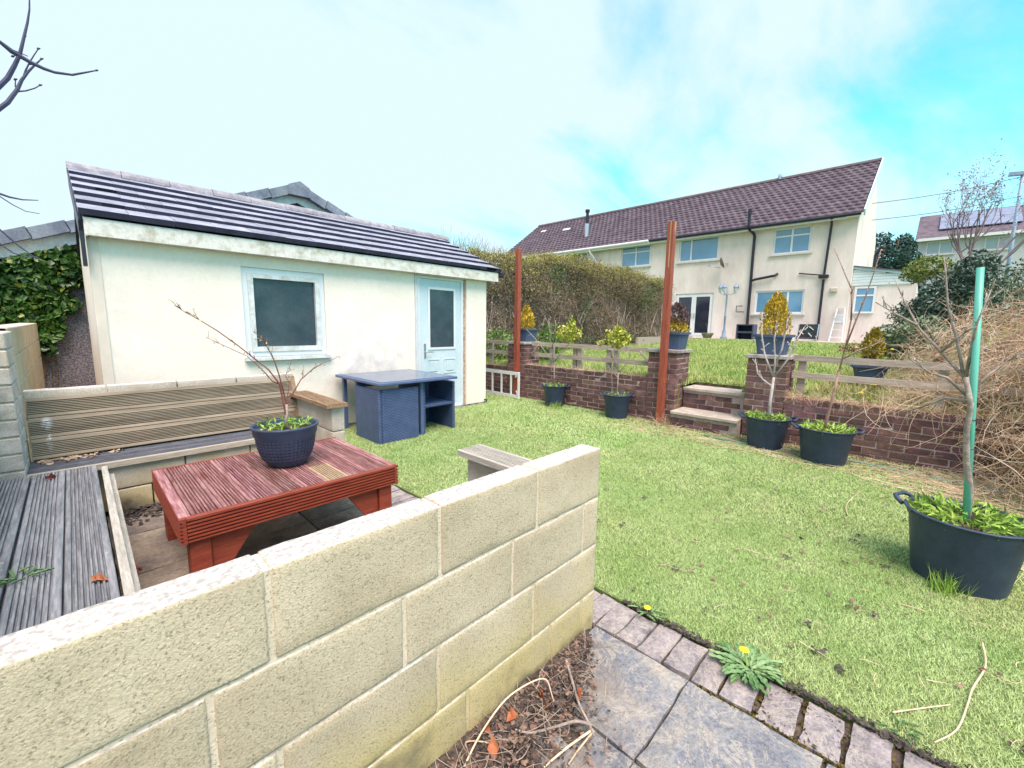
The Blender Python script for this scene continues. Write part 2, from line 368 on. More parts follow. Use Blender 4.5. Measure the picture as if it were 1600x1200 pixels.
RED_SIDE = mat('red_stain', (.19, .032, .017), (.27, .058, .032), 5, .5, .3, 30, (1.5, 12, 12), rnd=.07, fine=.15, fscale=14)
POSTRED = mat('red_post_stain', (.24, .050, .028), (.34, .095, .055), 5, .6, .3, 30, (14, 14, 1), rnd=.05, fine=.2, fscale=14)
def lichen(N, L, cur, t, b):
    g = N.new('ShaderNodeNewGeometry')
    for sc_, w_, c_, am in ((4.5, .022, (.46, .42, .35), .6), (12, .022, (.42, .39, .33), .4), (34, .04, (.36, .34, .30), .35)):
        n = N.new('ShaderNodeTexNoise'); n.inputs['Scale'].default_value = sc_; n.inputs['Detail'].default_value = 8; n.inputs['Roughness'].default_value = .7; n.inputs['Distortion'].default_value = 1.2; L.new(g.outputs['Position'], n.inputs['Vector'])
        s = N.new('ShaderNodeMath'); s.operation = 'SUBTRACT'; s.inputs[1].default_value = .5; L.new(n.outputs[0], s.inputs[0]); a = N.new('ShaderNodeMath'); a.operation = 'ABSOLUTE'; L.new(s.outputs[0], a.inputs[0])
        m = N.new('ShaderNodeMapRange'); m.inputs[1].default_value = w_; m.inputs[2].default_value = .004; m.inputs[3].default_value = 0; m.inputs[4].default_value = am; L.new(a.outputs[0], m.inputs[0])
        cur = mixc(N, L, m.outputs[0], cur, c_)
    return cur
SLATE = mat('riven_paving', (.095, .115, .155), (.34, .315, .275), 4.0, .85, .8, 40, rnd=.10, fine=.35, fscale=70, c3=(.16, .18, .215), bdist=.010, pos=(.34, .68), detail=10, extra=chain(lichen, stain((1.05, .80, 0), (.55, .35, .3), (.16, .12, .09), .8, 7, (.38, .62))))
BUFF = mat('buff_paving', (.17, .145, .125), (.38, .31, .24), 4, .8, .9, 24, rnd=.16, fine=.3, fscale=50, hrnd=.01, bdist=.012)
SETT = mat('setts', (.15, .14, .165), (.36, .325, .335), 13, .9, .9, 60, rnd=.14, fine=.35, fscale=80, hrnd=.03, detail=9, extra=lichen)
SOIL = mat('soil', (.035, .028, .022), (.13, .10, .075), 14, .95, 1, 60, fine=.4, fscale=90)
TURF = mat('turf_backing', (.10, .16, .05), (.18, .24, .08), 20, .95, .5, 200, fine=.4, fscale=220)
def turf_patch(N, L, cur, t, b):
    g = N.new('ShaderNodeNewGeometry'); n = N.new('ShaderNodeTexNoise'); n.inputs['Scale'].default_value = .9; n.inputs['Detail'].default_value = 5; L.new(g.outputs['Position'], n.inputs['Vector'])
    m = N.new('ShaderNodeMapRange'); m.inputs[1].default_value = .38; m.inputs[2].default_value = .66; L.new(n.outputs[0], m.inputs[0])
    cur = mixc(N, L, m.outputs[0], cur, mixc(N, L, .35, cur, (.50, .50, .24)))
    w = N.new('ShaderNodeTexWhiteNoise'); w.noise_dimensions = '3D'; sn = N.new('ShaderNodeVectorMath'); sn.operation = 'SNAP'; L.new(g.outputs['Position'], sn.inputs[0]); sn.inputs[1].default_value = (.009,)*3
    L.new(sn.outputs[0], w.inputs['Vector'])
    k = N.new('ShaderNodeMapRange'); k.inputs[3].default_value = .72; k.inputs[4].default_value = 1.3; L.new(w.outputs['Value'], k.inputs[0])
    sc = N.new('ShaderNodeVectorMath'); sc.operation = 'SCALE'; L.new(cur, sc.inputs[0]); L.new(k.outputs[0], sc.inputs['Scale']); return sc.outputs[0]
TURFB = mat('turf_blades', (.29, .46, .15), (.44, .58, .26), 3, .75, spec=.25, extra=turf_patch)
GRASSB = mat('meadow_blades', (.20, .36, .085), (.40, .48, .17), 1.2, .7, spec=.2, extra=turf_patch)
GROUND = mat('ground_soil_and_grass', (.07, .11, .03), (.16, .17, .06), 1.5, .95, .5, 20)
UPPER = mat('upper_turf', (.09, .17, .03), (.20, .27, .06), 1.3, .95, .5, 20)
BRICK = mat('dark_brick', (.105, .060, .066), (.23, .13, .12), 7, .9, .8, 90, rnd=.34, fine=.25, fscale=60, hrnd=.03, c3=(.165, .09, .085))
BMORT = mat('brick_mortar', (.36, .29, .27), (.52, .45, .42), 30, .95, .6, 120)
COPING = mat('coping_stone', (.22, .21, .20), (.40, .38, .36), 9, .9, .7, 80, rnd=.1, fine=.2)
CONC = mat('step_concrete', (.36, .32, .27), (.52, .48, .42), 8, .9, .6, 90, fine=.15)
POT = mat('navy_plastic', (.030, .048, .095), (.046, .068, .125), 10, .5, .12, 60, spec=.4)
POTW = mat('woven_navy_plastic', (.040, .052, .095), (.06, .075, .13), 10, .5, spec=.4)
PLANTER = mat('slate_blue_planter', (.06, .095, .18), (.08, .12, .22), 8, .5, .1, 40)
BARK = mat('grey_bark', (.20, .17, .15), (.40, .35, .31), 12, .85, .6, 60, fine=.25)
BARKB = mat('brown_bark', (.12, .07, .05), (.26, .17, .12), 12, .85, .6, 60)
STALK = mat('dry_stalks', (.46, .34, .22), (.74, .60, .44), 2.5, .85, fine=.25, fscale=6)
STALKR = mat('russet_stalks', (.34, .18, .10), (.56, .38, .24), 2.5, .85)
LITTER = mat('dead_leaves', (.09, .055, .045), (.30, .20, .15), 30, .9)
LITTERD = mat('dark_litter', (.03, .026, .026), (.105, .088, .08), 30, .95)
RUSTLEAF = mat('russet_leaf', (.32, .10, .045), (.45, .19, .09), 30, .8)
WEED = mat('weed_green', (.15, .30, .04), (.34, .50, .09), 8, .6)
DANDY = mat('dandelion_leaf', (.10, .22, .08), (.24, .38, .17), 9, .6)
YELLOW = mat('dandelion_yellow', (.85, .58, .02), (.9, .66, .03), 9, .6)
IVY = mat('ivy_leaf', (.022, .07, .02), (.085, .18, .035), 3, .35, fine=.5, fscale=8, spec=.5)
IVYY = mat('ivy_leaf_yellow', (.14, .20, .03), (.24, .27, .05), 3, .4)
MOSS = mat('moss', (.09, .075, .012), (.17, .13, .025), 40, .95, 1, 120)

# ------------------------------------------------------------------ the setting
UX = 6.08
def zu(x, y):
    z = .585+(max(UX, min(x, 20.4))-UX)*.0205
    if x > 24: z += (x-24)*.06
    return z
struct(MB().add([(-500, -500, -.05), (700, -500, -.05), (700, 700, -.05), (-500, 700, -.05)], [(0, 1, 2, 3)]).build('ground', GROUND))
m = MB(); xs = [UX, 6.62, 8, 10, 13, 16, 20.4, 24, 30, 40, 60, 90]; ys = [-60, -30, -15, -8, -4, 0, 1.6, 2.46, 4, 8, 14, 22, 40, 70]
for x in xs:
    for y in ys: m.v.append((x, y, zu(x, y)-.03))
for i in range(len(xs)-1):
    for j in range(len(ys)-1):
        if i == 0 and ys[j] == 1.6: continue  # the steps are cut in here
        a = i*len(ys)+j; m.f.append((a, a+len(ys), a+len(ys)+1, a+1))
for j in range(len(ys)-1):  # earth bank behind the retaining wall
    if ys[j] == 1.6: continue
    k = len(m.v); m.v += [(UX, ys[j], -.06), (UX, ys[j+1], -.06)]; m.f.append((k, j, j+1, k+1))
struct(m.build('upper_lawn', UPPER))
struct(MB().box(1.845, 5.97, -4.5, 9.0, -.045, 0).build('artificial_lawn', TURF))
# blades of the artificial turf, denser where it is nearest
def scatter(n, x0, x1, y0, y1): return rng.uniform(x0, x1, n), rng.uniform(y0, y1, n)
def turf(n, x0, x1, y0, y1, h, w):
    X, Y = scatter(n, x0, x1, y0, y1)
    keep = ~((X < 5.05) & (Y > 5.48)); return X[keep], Y[keep], h, w
sets = [turf(190000, 1.84, 3.4, -.6, 2.0, .015, .0026), turf(110000, 3.4, 5.2, -1.0, 2.6, .018, .004), turf(110000, 1.84, 4.0, 2.0, 5.5, .018, .004),
        turf(110000, 4.0, 5.96, 2.4, 9.0, .026, .007), turf(70000, 1.84, 5.9, -3.6, -.6, .02, .005), turf(25000, 5.2, 5.96, -1.5, 2.4, .024, .006)]
Xs = np.concatenate([s[0] for s in sets]); Ys = np.concatenate([s[1] for s in sets]); Hs = np.concatenate([np.full(len(s[0]), s[2]) for s in sets]); Ws = np.concatenate([np.full(len(s[0]), s[3]) for s in sets])
edge = 1.845+.012*np.sin(Ys*9)+.01*np.sin(Ys*23+1)
k_ = Xs > edge
blades('turf_grass', Xs[k_], Ys[k_], np.zeros(k_.sum())-.002, Hs[k_], Ws[k_], 1.1, TURFB)['label'] = 'short pale green artificial turf covering the lower garden'
# longer real grass on the upper lawn
X, Y = scatter(110000, UX+.03, 11, -1.2, 7.6); X2, Y2 = scatter(60000, 11, 20.4, -1, 8.5)
X, Y = np.concatenate([X, X2]), np.concatenate([Y, Y2]); Z = np.array([zu(a, 0) for a in X])-.03
lump = .6+.8*(.5+.5*np.sin(X*2.3+1.7*np.sin(Y*1.9))*np.sin(Y*2.7+X*.8))
k_ = ~((Y > 1.66) & (Y < 2.42) & (X < 6.62))
blades('meadow_grass', X[k_], Y[k_], Z[k_], (.085*lump)[k_], np.full(k_.sum(), .012), .75, GRASSB)['label'] = 'longer bright green grass on the upper lawn'

# foreground paving
pav = struct(MB().box(-1.2, 1.60, -1.6, .975, -.048, -.022).build('front_paving', SOIL))
def riven(name, x0, x1, y0, y1, z, m, parent, th=.022, n=7, amp=.004):
    mb = MB(); nx = max(2, int((x1-x0)/.45*n)); ny = max(2, int((y1-y0)/.45*n)); ph = random.uniform(0, 50)
    for i in range(nx+1):
        for j in range(ny+1):
            x = x0+(x1-x0)*i/nx; y = y0+(y1-y0)*j/ny; e = i in (0, nx) or j in (0, ny)
            if e: x += random.uniform(-.004, .004); y += random.uniform(-.004, .004)
            mb.v.append((x, y, z+amp*math.sin(x*17+ph)*math.cos(y*13+ph*2)+random.uniform(-amp, amp)*.5-(.005 if e else 0)))
    for i in range(nx):
        for j in range(ny): a = i*(ny+1)+j; mb.f.append((a, a+ny+1, a+ny+2, a+1))
    ring = [i*(ny+1) for i in range(nx+1)]+[nx*(ny+1)+j for j in range(1, ny+1)]+[i*(ny+1)+ny for i in range(nx-1, -1, -1)]+[j for j in range(ny-1, 0, -1)]
    k = len(mb.v); mb.v += [(mb.v[i][0], mb.v[i][1], z-th) for i in ring]; n_ = len(ring)
    for i in range(n_): mb.f.append((ring[i], k+i, k+(i+1) % n_, ring[(i+1) % n_]))
    return mb.build(name, m, parent, smooth=False)
for i, x1 in enumerate([1.595, 1.145, .695, .245, -.2]):
    for j, y1 in enumerate([.965, .522, .075, -.37, -.82]):
        riven('paving_slab', x1-.437, x1, y1-.434, y1, 0, SLATE, pav)
# row of setts along the lawn, and the patio floor inside the walls
row = struct(MB().box(1.602, 1.843, -1.6, 3.66, -.048, -.02).build('sett_edging', SOIL))
y = 3.62
while y > -1.3:
    w = random.uniform(.094, .112); g = random.choice([.006, .008, .012, .012]) if y > .45 else random.choice([.012, .02, .028])
    if not (.97 < y < 1.1 and False):
        riven('sett', 1.606+random.uniform(0, .008), 1.838-random.uniform(0, .02), y-w, y, random.uniform(-.004, .006), SETT, row, th=.03, n=9, amp=.004)
    y -= w+g
patio = struct(MB().box(.03, 1.60, 1.07, 4.1, -.048, -.02).build('patio_floor', SOIL))
for i, (x0, x1) in enumerate([(.06, .50), (.512, 1.05), (1.062, 1.595)]):
    y = 4.04; k = 0
    while y > 1.1:
        h = [.44, .59, .44, .59][(k+i) % 4]; riven('paving_slab', x0, x1, max(1.08, y-h), y, 0, BUFF, patio, n=6); y -= h+.012; k += 1

# ------------------------------------------------------------------ block walls
def rough_block(name, x0, x1, y0, y1, z0, z1, m, parent, fine=True, amp=.0011):
    """a block with its own slightly uneven faces and rubbed edges"""
    if not fine: return MB().box(x0, x1, y0, y1, z0, z1, .006).build(name, m, parent)
    import bmesh
    b = bmesh.new(); bmesh.ops.create_cube(b, size=1)
    bmesh.ops.scale(b, vec=(x1-x0, y1-y0, z1-z0), verts=b.verts); bmesh.ops.translate(b, vec=((x0+x1)/2, (y0+y1)/2, (z0+z1)/2), verts=b.verts)
    bmesh.ops.bevel(b, geom=b.edges[:], offset=.007, segments=2, affect='EDGES', profile=.6)
    L_ = [e for e in b.edges if e.calc_length() > .05]
    bmesh.ops.subdivide_edges(b, edges=L_, cuts=7, use_grid_fill=True)
    for v in b.verts: v.co += Vector((random.gauss(0, amp*.6), random.gauss(0, amp*.6), random.gauss(0, amp)))
    o_ = org(parent); bmesh.ops.translate(b, vec=-o_, verts=b.verts)
    me = bpy.data.meshes.new(name); b.to_mesh(me); b.free(); me.materials.append(m)
    me.polygons.foreach_set('use_smooth', [True]*len(me.polygons))
    return link(bpy.data.objects.new(name, me), parent)
WALLTOP = .865
wall = thing('block_wall', 'waist-high cream block wall in the foreground ending at the lawn', 'wall', (1.59, 1.02, 0))
MB().box(-1.9, 1.585, .975, 1.065, 0, WALLTOP-.005).build('mortar_core', MORTAR, wall)
course_z = [(.643, WALLTOP), (.418, .635), (.188, .410), (-.02, .180)]
joints = [[1.588, 1.16, .71, .25, -.205, -.66, -1.11, -1.56], [1.588, 1.472, 1.03, .585, .13, -.32, -.77, -1.22], [1.588, 1.15, .70, .25, -.2, -.65, -1.1], [1.588, 1.482, 1.26, .82, .375, -.08, -.53, -.98]]
for (z0, z1), js in zip(course_z, joints):
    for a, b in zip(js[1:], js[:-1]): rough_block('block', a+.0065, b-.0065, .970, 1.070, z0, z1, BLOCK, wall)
# left boundary wall with its pier
lw = thing('boundary_wall', 'tall cream block boundary wall left of the benches running back past the shed', 'wall', (-.45, 4, 0))
MB().box(-.52, -.425, 1.1, 3.99, 0, 1.32).build('mortar_core', MORTAR, lw); MB().box(-.46, -.32, 4.68, 8.6, 0, 1.32).build('mortar_core', MORTAR, lw)
for c in range(6):
    z0 = c*.222; z1 = z0+.214
    y = 1.1-(.22 if c % 2 else 0)
    while y < 3.98: rough_block('block', -.53, -.415, max(y, 1.1), min(y+.44, 3.995), z0, z1, BLOCK, lw, False); y += .45
    y = 4.68-(.22 if c % 2 else 0)
    while y < 8.58: rough_block('block', -.47, -.31, max(y, 4.68), min(y+.44, 8.6), z0, z1, BLOCK, lw, False); y += .45
pier = thing('block_pier', 'square stacked block pier at the left end of the long bench', 'pier', (-.39, 4.25, 0))
MB().box(-.505, -.295, 4.03, 4.49, 0, 1.305).build('mortar_core', MORTAR, pier)
for c in range(12):
    z0 = c*.1095; rough_block('block', -.515, -.283, 4.02, 4.50, z0, z0+.100, BLOCKG if c < 10 else BLOCKP, pier, False)

# ------------------------------------------------------------------ benches, table
def deck_profile(w, th, n=9, gd=.012, lip=.018):
    """cross-section of a grooved deck board: across (0..w), up (0..th)"""
    p = [(0, 0), (0, th-.003), (.003, th)]; s = (w-2*lip)/n
    for i in range(n):
        a = lip+i*s; p += [(a+s*.02, th), (a+s*.12, th-gd), (a+s*.50, th-gd), (a+s*.60, th)]
    return p+[(w-.003, th), (w, th-.003), (w, 0)]
def deck_board(name, o, along, across, up, length, w, th, m, parent, n=9, gd=.012, lip=.018):
    o, along, across, up = Vector(o), Vector(along), Vector(across), Vector(up)
    pr = deck_profile(w, th, n, gd, lip)
    return MB().prism([o+across*a+up*h for a, h in pr], along*length).build(name, m, parent, fix=True)
X_, Y_, Z_ = Vector((1, 0, 0)), Vector((0, 1, 0)), Vector((0, 0, 1))
lb = thing('long_bench', 'long built-in bench with grooved timber backrest in front of the shed', 'bench', (.6, 4.3, 0))
for c, (z0, z1) in enumerate([(0, .17), (.178, .352)]):
    x = .09
    while x < 1.49: x2 = min(x+(.44 if (c or x > .1) else .23), 1.495); rough_block('base_block', x, x2, 4.06, 4.15, z0, z1, BLOCKP, lb); x = x2+.008
MB().box(-.27, 1.5, 4.15, 4.5, .0, .345).build('base_core', MORTAR, lb)
MB().box(-.28, 1.49, 4.025, 4.06, .352, .392).build('seat_nosing', PALEDECK_X, lb)
for i in range(3): deck_board('seat_board', (-.28, 4.064+i*.127, .360), X_, Y_, Z_, 1.77, .123, .028, GREYDECK_X, lb, n=6, gd=.008)
bt = Vector((0, .13, .43)).normalized(); bn = Vector((0, -.43, .13)).normalized()
for i in range(3): deck_board('backrest_board', Vector((-.265, 4.415, .397))+bt*(i*.150), X_, bt, bn, 1.755, .147, .026, BACKREST, lb, n=8, gd=.017, lip=.024)
MB().bar((1.505, 4.405, .39), (1.505, 4.545, .85), .022, .05, (1, 0, 0)).build('end_trim', BROWN_Y, lb)
x = -.28
for L_ in (.44, .44, .44, .5):
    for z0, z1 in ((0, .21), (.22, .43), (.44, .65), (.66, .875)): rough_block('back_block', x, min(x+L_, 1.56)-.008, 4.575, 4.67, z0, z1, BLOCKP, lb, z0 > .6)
    x += L_
for c in range(3): rough_block('arm_block', 1.515, 1.625, 3.63, 4.57, c*.222, c*.222+.215, BLOCKP, lb)
deck_board('arm_board', (1.455, 3.575, .664), Y_, X_, Z_, .93, .180, .034, BROWN_Y, lb, n=8, gd=.012)
sb = thing('side_bench', 'low grey deck-board bench along the left boundary wall, moss and droppings on it', 'bench', (-.15, 2.5, 0))
for i, x0 in enumerate((-.405, -.252, -.104)):
    deck_board('seat_board', (x0, 1.09, .372), Y_, X_, Z_, 2.90 if i == 0 else 2.91, .142, .028, GREYDECK_Y, sb, n=7, gd=.012)
MB().obox((.066, 2.5, .384), (.006, 1, 0), (1, -.006, 0), (0, 0, 1), 1.415, .015, .018).build('front_trim', PALEDECK_Y, sb)
MB().obox((.092, 2.5, .30), (.010, 1, 0), (1, -.010, 0), (0, 0, 1), 1.40, .012, .045).build('lower_trim', PALEDECK_Y, sb)
MB().box(-.40, .03, 1.09, 3.98, .30, .36).build('support_frame', GREYDECK_Y, sb)
for c in range(2):
    y = 1.1
    while y < 3.9: rough_block('base_block', -.08, .02, y, min(y+.44, 3.98), c*.15, c*.15+.142, BLOCKP, sb, False); y += .45
ap = thing('arm_pier', 'short block pier with pale grooved timber top behind the foreground wall', 'pier', (1.56, 1.45, 0))
for c in range(3): rough_block('block', 1.505, 1.615, 1.076, 1.79, c*.222, c*.222+.215, BLOCKP, ap)
deck_board('arm_board', (1.45, 1.075, .664), Y_, X_, Z_, .74, .175, .034, PALEDECK_Y, ap, n=9, gd=.012)

tb = thing('coffee_table', 'low red-stained timber table of grooved deck boards on the patio', 'table', (.86, 2.94, 0))
tx0, tx1, ty0, ty1, tz = .275, 1.455, 2.455, 3.435, .45
bw = (tx1-tx0-.11)/8
for i in range(8):
    x0 = tx0+.055+i*bw
    if i == 5:
        deck_board('top_board', (x0+.001, ty0+.36, tz-.028), Y_, X_, Z_, ty1-ty0-.39, bw-.003, .028, RED_TOP, tb, n=7, gd=.012, lip=.014)
        deck_board('top_board', (x0+.001, ty0+.03, tz-.028), Y_, X_, Z_, .328, bw-.003, .028, BARE_TOP, tb, n=7, gd=.012, lip=.014)['label'] = 'short unstained end of a table board'
    else: deck_board('top_board', (x0+.001, ty0+.03, tz-.028), Y_, X_, Z_, ty1-ty0-.06, bw-.003, .028, RED_TOP, tb, n=7, gd=.012, lip=.014)
for x0 in (tx0+.003, tx1-.052): MB().box(x0, x0+.049, ty0+.03, ty1-.03, tz-.03, tz+.001, .003).build('end_trim', RED_TOP, tb)
for y0, s in ((ty0, -1), (ty1, 1)):
    deck_board('skirt', (tx0+.03, y0+(.028 if s < 0 else -.028), tz-.128), X_, Z_, Vector((0, s, 0)), tx1-tx0-.06, .127, .028, RED_SIDE, tb, n=6, gd=.012, lip=.008)
for x0, s in ((tx0, -1), (tx1, 1)):
    deck_board('skirt', (x0+(.028 if s < 0 else -.028), ty0, tz-.130), Y_, Z_, Vector((s, 0, 0)), ty1-ty0, .129, .028, RED_SIDE, tb, n=6, gd=.012, lip=.008)
for lx, sx in ((tx0+.035, 1), (tx1-.035, -1)):
    for ly, sy in ((ty0+.032, 1), (ty1-.032, -1)):
        lg = MB().box(lx, lx+sx*.09, ly, ly+sy*.09, 0, tz-.03, .004).build('leg', RED_SIDE, tb)
        q = lx+sx*.094; yy = ly+sy*.02
        MB().prism([(q, yy, .30), (q, yy, .10), (q+sx*.06, yy, .10), (q+sx*.20, yy, .30), (q+sx*.20, yy, .318), (q, yy, .318)], (0, sy*.03, 0)).build('brace', RED_SIDE, lg, fix=True)

# potted shrub on the table
PC = Vector((.935, 2.985, tz+.002))
ps = thing('potted_shrub', 'navy basket-weave pot with a sparse budding shrub on the red table', 'potted plant', PC)
prof = [(0, 0), (.105, 0), (.118, .012), (.15, .07), (.168, .13), (.176, .19), (.190, .215), (.194, .25), (.203, .262), (.203, .272), (.192, .274), (.186, .26), (.180, .20), (0, .20)]
pot = MB().lathe(prof, PC, 40).build('pot', POT, ps, True)
m = MB()
for j in range(7):
    z0 = .052+j*.0205; r0 = np.interp(z0+.008, [p[1] for p in prof[2:6]], [p[0] for p in prof[2:6]])
    for i in range(44):
        a = 2*math.pi*(i+.5*(j % 2)*0)/44; d = Vector((math.cos(a), math.sin(a), 0)); t = Vector((-math.sin(a), math.cos(a), 0))
        m.obox(PC+d*(r0+.0012)+Z_*(z0+.008), t, (Z_+d*.30), d, .0088, .0072, .0028)
m.build('woven_band', POTW, pot)
MB().lathe([(0, .236), (.187, .236)], PC, 32).build('soil', SOIL, ps)
bm_ = MB(); tips = []
def poly(px, y0=2.985, jit=.05): 
    base = None; out = []
    for i, (a, b) in enumerate(px): out.append(on_y(a, b, y0+jit*i/len(px)))
    return out
def branch(mb, pts, r0, r1, sides=5, tips=None, sub=0, sublen=.08):
    n = len(pts); mb.tube(pts, [r0+(r1-r0)*i/(n-1) for i in range(n)], sides)
    for _ in range(sub):
        i = random.randint(max(1, n//3), n-2); t = random.random(); q = pts[i].lerp(pts[i+1], t); d = (pts[i+1]-pts[i]).normalized()
        e = (d+Vector((random.gauss(0, .5), random.gauss(0, .5), random.gauss(.1, .5)))).normalized(); L_ = sublen*random.uniform(.4, 1.3)
        p2 = q+e*L_*.5+Vector((0, 0, .01)); p3 = p2+e*L_*.5; mb.tube([q, p2, p3], [r1*1.1, r1*.9, r1*.7], 4)
        if tips is not None: tips += [tuple(p2), tuple(p3)]
    if tips is not None: tips += [tuple(p) for p in pts[n//3:]]
trunk0 = [PC+Vector((.0, 0, .235)), PC+Vector((.01, 0, .31)), PC+Vector((.018, .01, .40))]
m0 = MB(); m0.tube(trunk0, [.013, .011, .009], 7); m0.build('stem', BARK, ps, True)
branch(bm_, [trunk0[1]]+poly([(437, 600), (420, 578), (400, 562), (372, 540), (340, 517), (312, 500), (290, 488), (276, 479)], jit=.1), .006, .0016, 5, tips, 14, .035)
branch(bm_, [trunk0[2]]+poly([(436, 585), (428, 562), (418, 543), (410, 528), (395, 518)], jit=-.1), .005, .0014, 5, tips, 9, .06)
branch(bm_, [trunk0[2]]+poly([(470, 593), (487, 578), (503, 568), (522, 561)], jit=-.15), .005, .0014, 5, tips, 7, .06)
branch(bm_, [trunk0[2]]+poly([(441, 602), (425, 595), (408, 576), (385, 556), (350, 540), (322, 527)], jit=.2), .004, .0012, 4, tips, 8, .04)
branch(bm_, [trunk0[2]]+poly([(452, 598), (446, 586), (452, 578)], jit=.0), .003, .0012, 4, tips, 4, .05)
bm_.build('branches', mat('red_brown_twigs', (.16, .05, .045), (.30, .14, .10), 10, .7), ps)
leaf_mesh('buds', np.array(tips)+rng.normal(0, .006, (len(tips), 3)), .016, mat('bud_green', (.40, .32, .14), (.52, .42, .22), 9, .7), ps)
a = rng.uniform(0, 2*np.pi, 110); r_ = np.sqrt(rng.uniform(0, 1, 110))*.16
leaf_mesh('weeds', np.stack([PC.x+np.cos(a)*r_, PC.y+np.sin(a)*r_, PC.z+.25+rng.uniform(0, .05, 110)], 1), .045, WEED, ps, .35, .8)

# ------------------------------------------------------------------ rattan cube set
def weave(N, L, cur, t, b):
    w1 = N.new('ShaderNodeTexBrick'); w1.inputs['Scale'].default_value = 1; w1.inputs['Brick Width'].default_value = .046; w1.inputs['Row Height'].default_value = .019; w1.inputs['Mortar Size'].default_value = .0045; w1.inputs['Mortar Smooth'].default_value = .9
    s = N.new('ShaderNodeSeparateXYZ'); L.new(t.outputs['Object'], s.inputs[0]); a = N.new('ShaderNodeMath'); L.new(s.outputs[0], a.inputs[0]); L.new(s.outputs[1], a.inputs[1])
    c = N.new('ShaderNodeCombineXYZ'); L.new(a.outputs[0], c.inputs[0]); L.new(s.outputs[2], c.inputs[1]); L.new(c.outputs[0], w1.inputs['Vector'])
    inv = N.new('ShaderNodeMath'); inv.operation = 'SUBTRACT'; inv.inputs[0].default_value = 1; L.new(w1.outputs['Fac'], inv.inputs[1])
    bp = N.new('ShaderNodeBump'); bp.inputs['Strength'].default_value = 1; bp.inputs['Distance'].default_value = .006; L.new(inv.outputs[0], bp.inputs['Height']); L.new(bp.outputs[0], b.inputs['Normal'])
    return mixc(N, L, w1.outputs['Fac'], cur, (.025, .04, .10))
RATTAN = mat('blue_rattan', (.065, .115, .25), (.095, .155, .32), 9, .55, spec=.4, extra=weave)
RATFRAME = mat('rattan_frame', (.075, .12, .24), (.095, .145, .28), 9, .5)
GLASSTOP = mat('table_glass', (.10, .135, .21), (.13, .17, .25), 4, .22, spec=.7)
rt = thing('rattan_table', 'square blue rattan garden table with glass top against the shed', 'table', (2.9, 4.9, 0))
MB().box(2.335, 3.45, 4.30, 5.44, .690, .722, .006).build('table_top', RATFRAME, rt); MB().box(2.385, 3.40, 4.35, 5.39, .7225, .728, .002).build('glass_top', GLASSTOP, rt)
for x0 in (2.40, 3.345):
    for y0 in (4.98, 5.34): MB().box(x0, x0+.045, y0, y0+.045, 0, .69).build('leg', RATFRAME, rt)
MB().box(2.945, 2.985, 4.40, 4.44, 0, .69).build('leg', RATFRAME, rt)
MB().box(2.41, 3.38, 4.96, 5.00, .60, .66).build('apron', RATFRAME, rt)
def rattan_chair(label, x0, x1, y0, y1, solid, seat_z, hb):
    c = thing('rattan_chair', label, 'chair', ((x0+x1)/2, (y0+y1)/2, 0), 'rattan chairs tucked under the table'); t = .04
    P = dict(left=(x0, x0+t, y0, y1), right=(x1-t, x1, y0, y1), front=(x0+t+.002, x1-t-.002, y0, y0+t), back=(x0+t+.002, x1-t-.002, y1-t, y1))
    for k, nm in solid: a = P[k]; MB().box(*a, .0, hb, .008).build(nm, RATTAN, c)
    MB().box(x0+t+.003, x1-t-.003, y0+t*.2, y1-t-.003, seat_z-.035, seat_z, .006).build('seat', RATTAN, c)
    return c
rattan_chair('blue rattan chair tucked under the glass table, closed back outward', 2.355, 2.935, 4.365, 4.94, [('left', 'side_panel'), ('front', 'backrest')], .36, .635)
rattan_chair('blue rattan chair turned open toward the lawn beside the shed door', 2.99, 3.50, 4.42, 5.0, [('left', 'armrest'), ('right', 'armrest'), ('back', 'backrest')], .37, .645)

# ------------------------------------------------------------------ shed
YS = 5.5
RENDER = mat('cream_render', (.80, .745, .655), (.86, .81, .73), 2.2, .92, .35, 150, fine=.05, fscale=30, bdist=.004,
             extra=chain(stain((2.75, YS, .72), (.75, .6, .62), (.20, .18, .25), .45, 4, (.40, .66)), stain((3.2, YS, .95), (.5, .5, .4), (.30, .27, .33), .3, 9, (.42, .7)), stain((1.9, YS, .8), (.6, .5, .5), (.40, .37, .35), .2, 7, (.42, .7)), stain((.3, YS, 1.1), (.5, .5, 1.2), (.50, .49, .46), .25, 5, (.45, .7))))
UPVC = mat('upvc_white', (.66, .71, .76), (.72, .77, .80), 3, .35, spec=.5)
UPVCD = mat('upvc_white_dirty', (.50, .53, .50), (.70, .76, .78), 9, .5, fine=.12, fscale=30)
FASCIA = mat('fascia_white', (.46, .44, .36), (.70, .70, .66), 11, .6, fine=.12, fscale=40, pos=(.3, .55))
TILE = mat('slate_grey_tile', (.19, .215, .29), (.32, .345, .42), 6, .8, .5, 70, rnd=.14, fine=.2, fscale=50)
TILED = mat('tile_edge_dark', (.030, .030, .06), (.05, .05, .09), 8, .8)
RIDGE = mat('ridge_tile', (.20, .20, .25), (.34, .33, .36), 9, .85, .5, 70, rnd=.10, fine=.2, fscale=40)
def dark_glass(N, L, cur, t, b):
    v = N.new('ShaderNodeTexVoronoi'); v.inputs['Scale'].default_value = 110; L.new(t.outputs['Object'], v.inputs['Vector'])
    bp = N.new('ShaderNodeBump'); bp.inputs['Strength'].default_value = .25; bp.inputs['Distance'].default_value = .004; L.new(v.outputs[0], bp.inputs['Height']); L.new(bp.outputs[0], b.inputs['Normal'])
    return cur
FROST = mat('obscured_glass', (.025, .042, .062), (.055, .08, .10), 3.0, .22, spec=.5, fine=.4, fscale=90, extra=dark_glass)
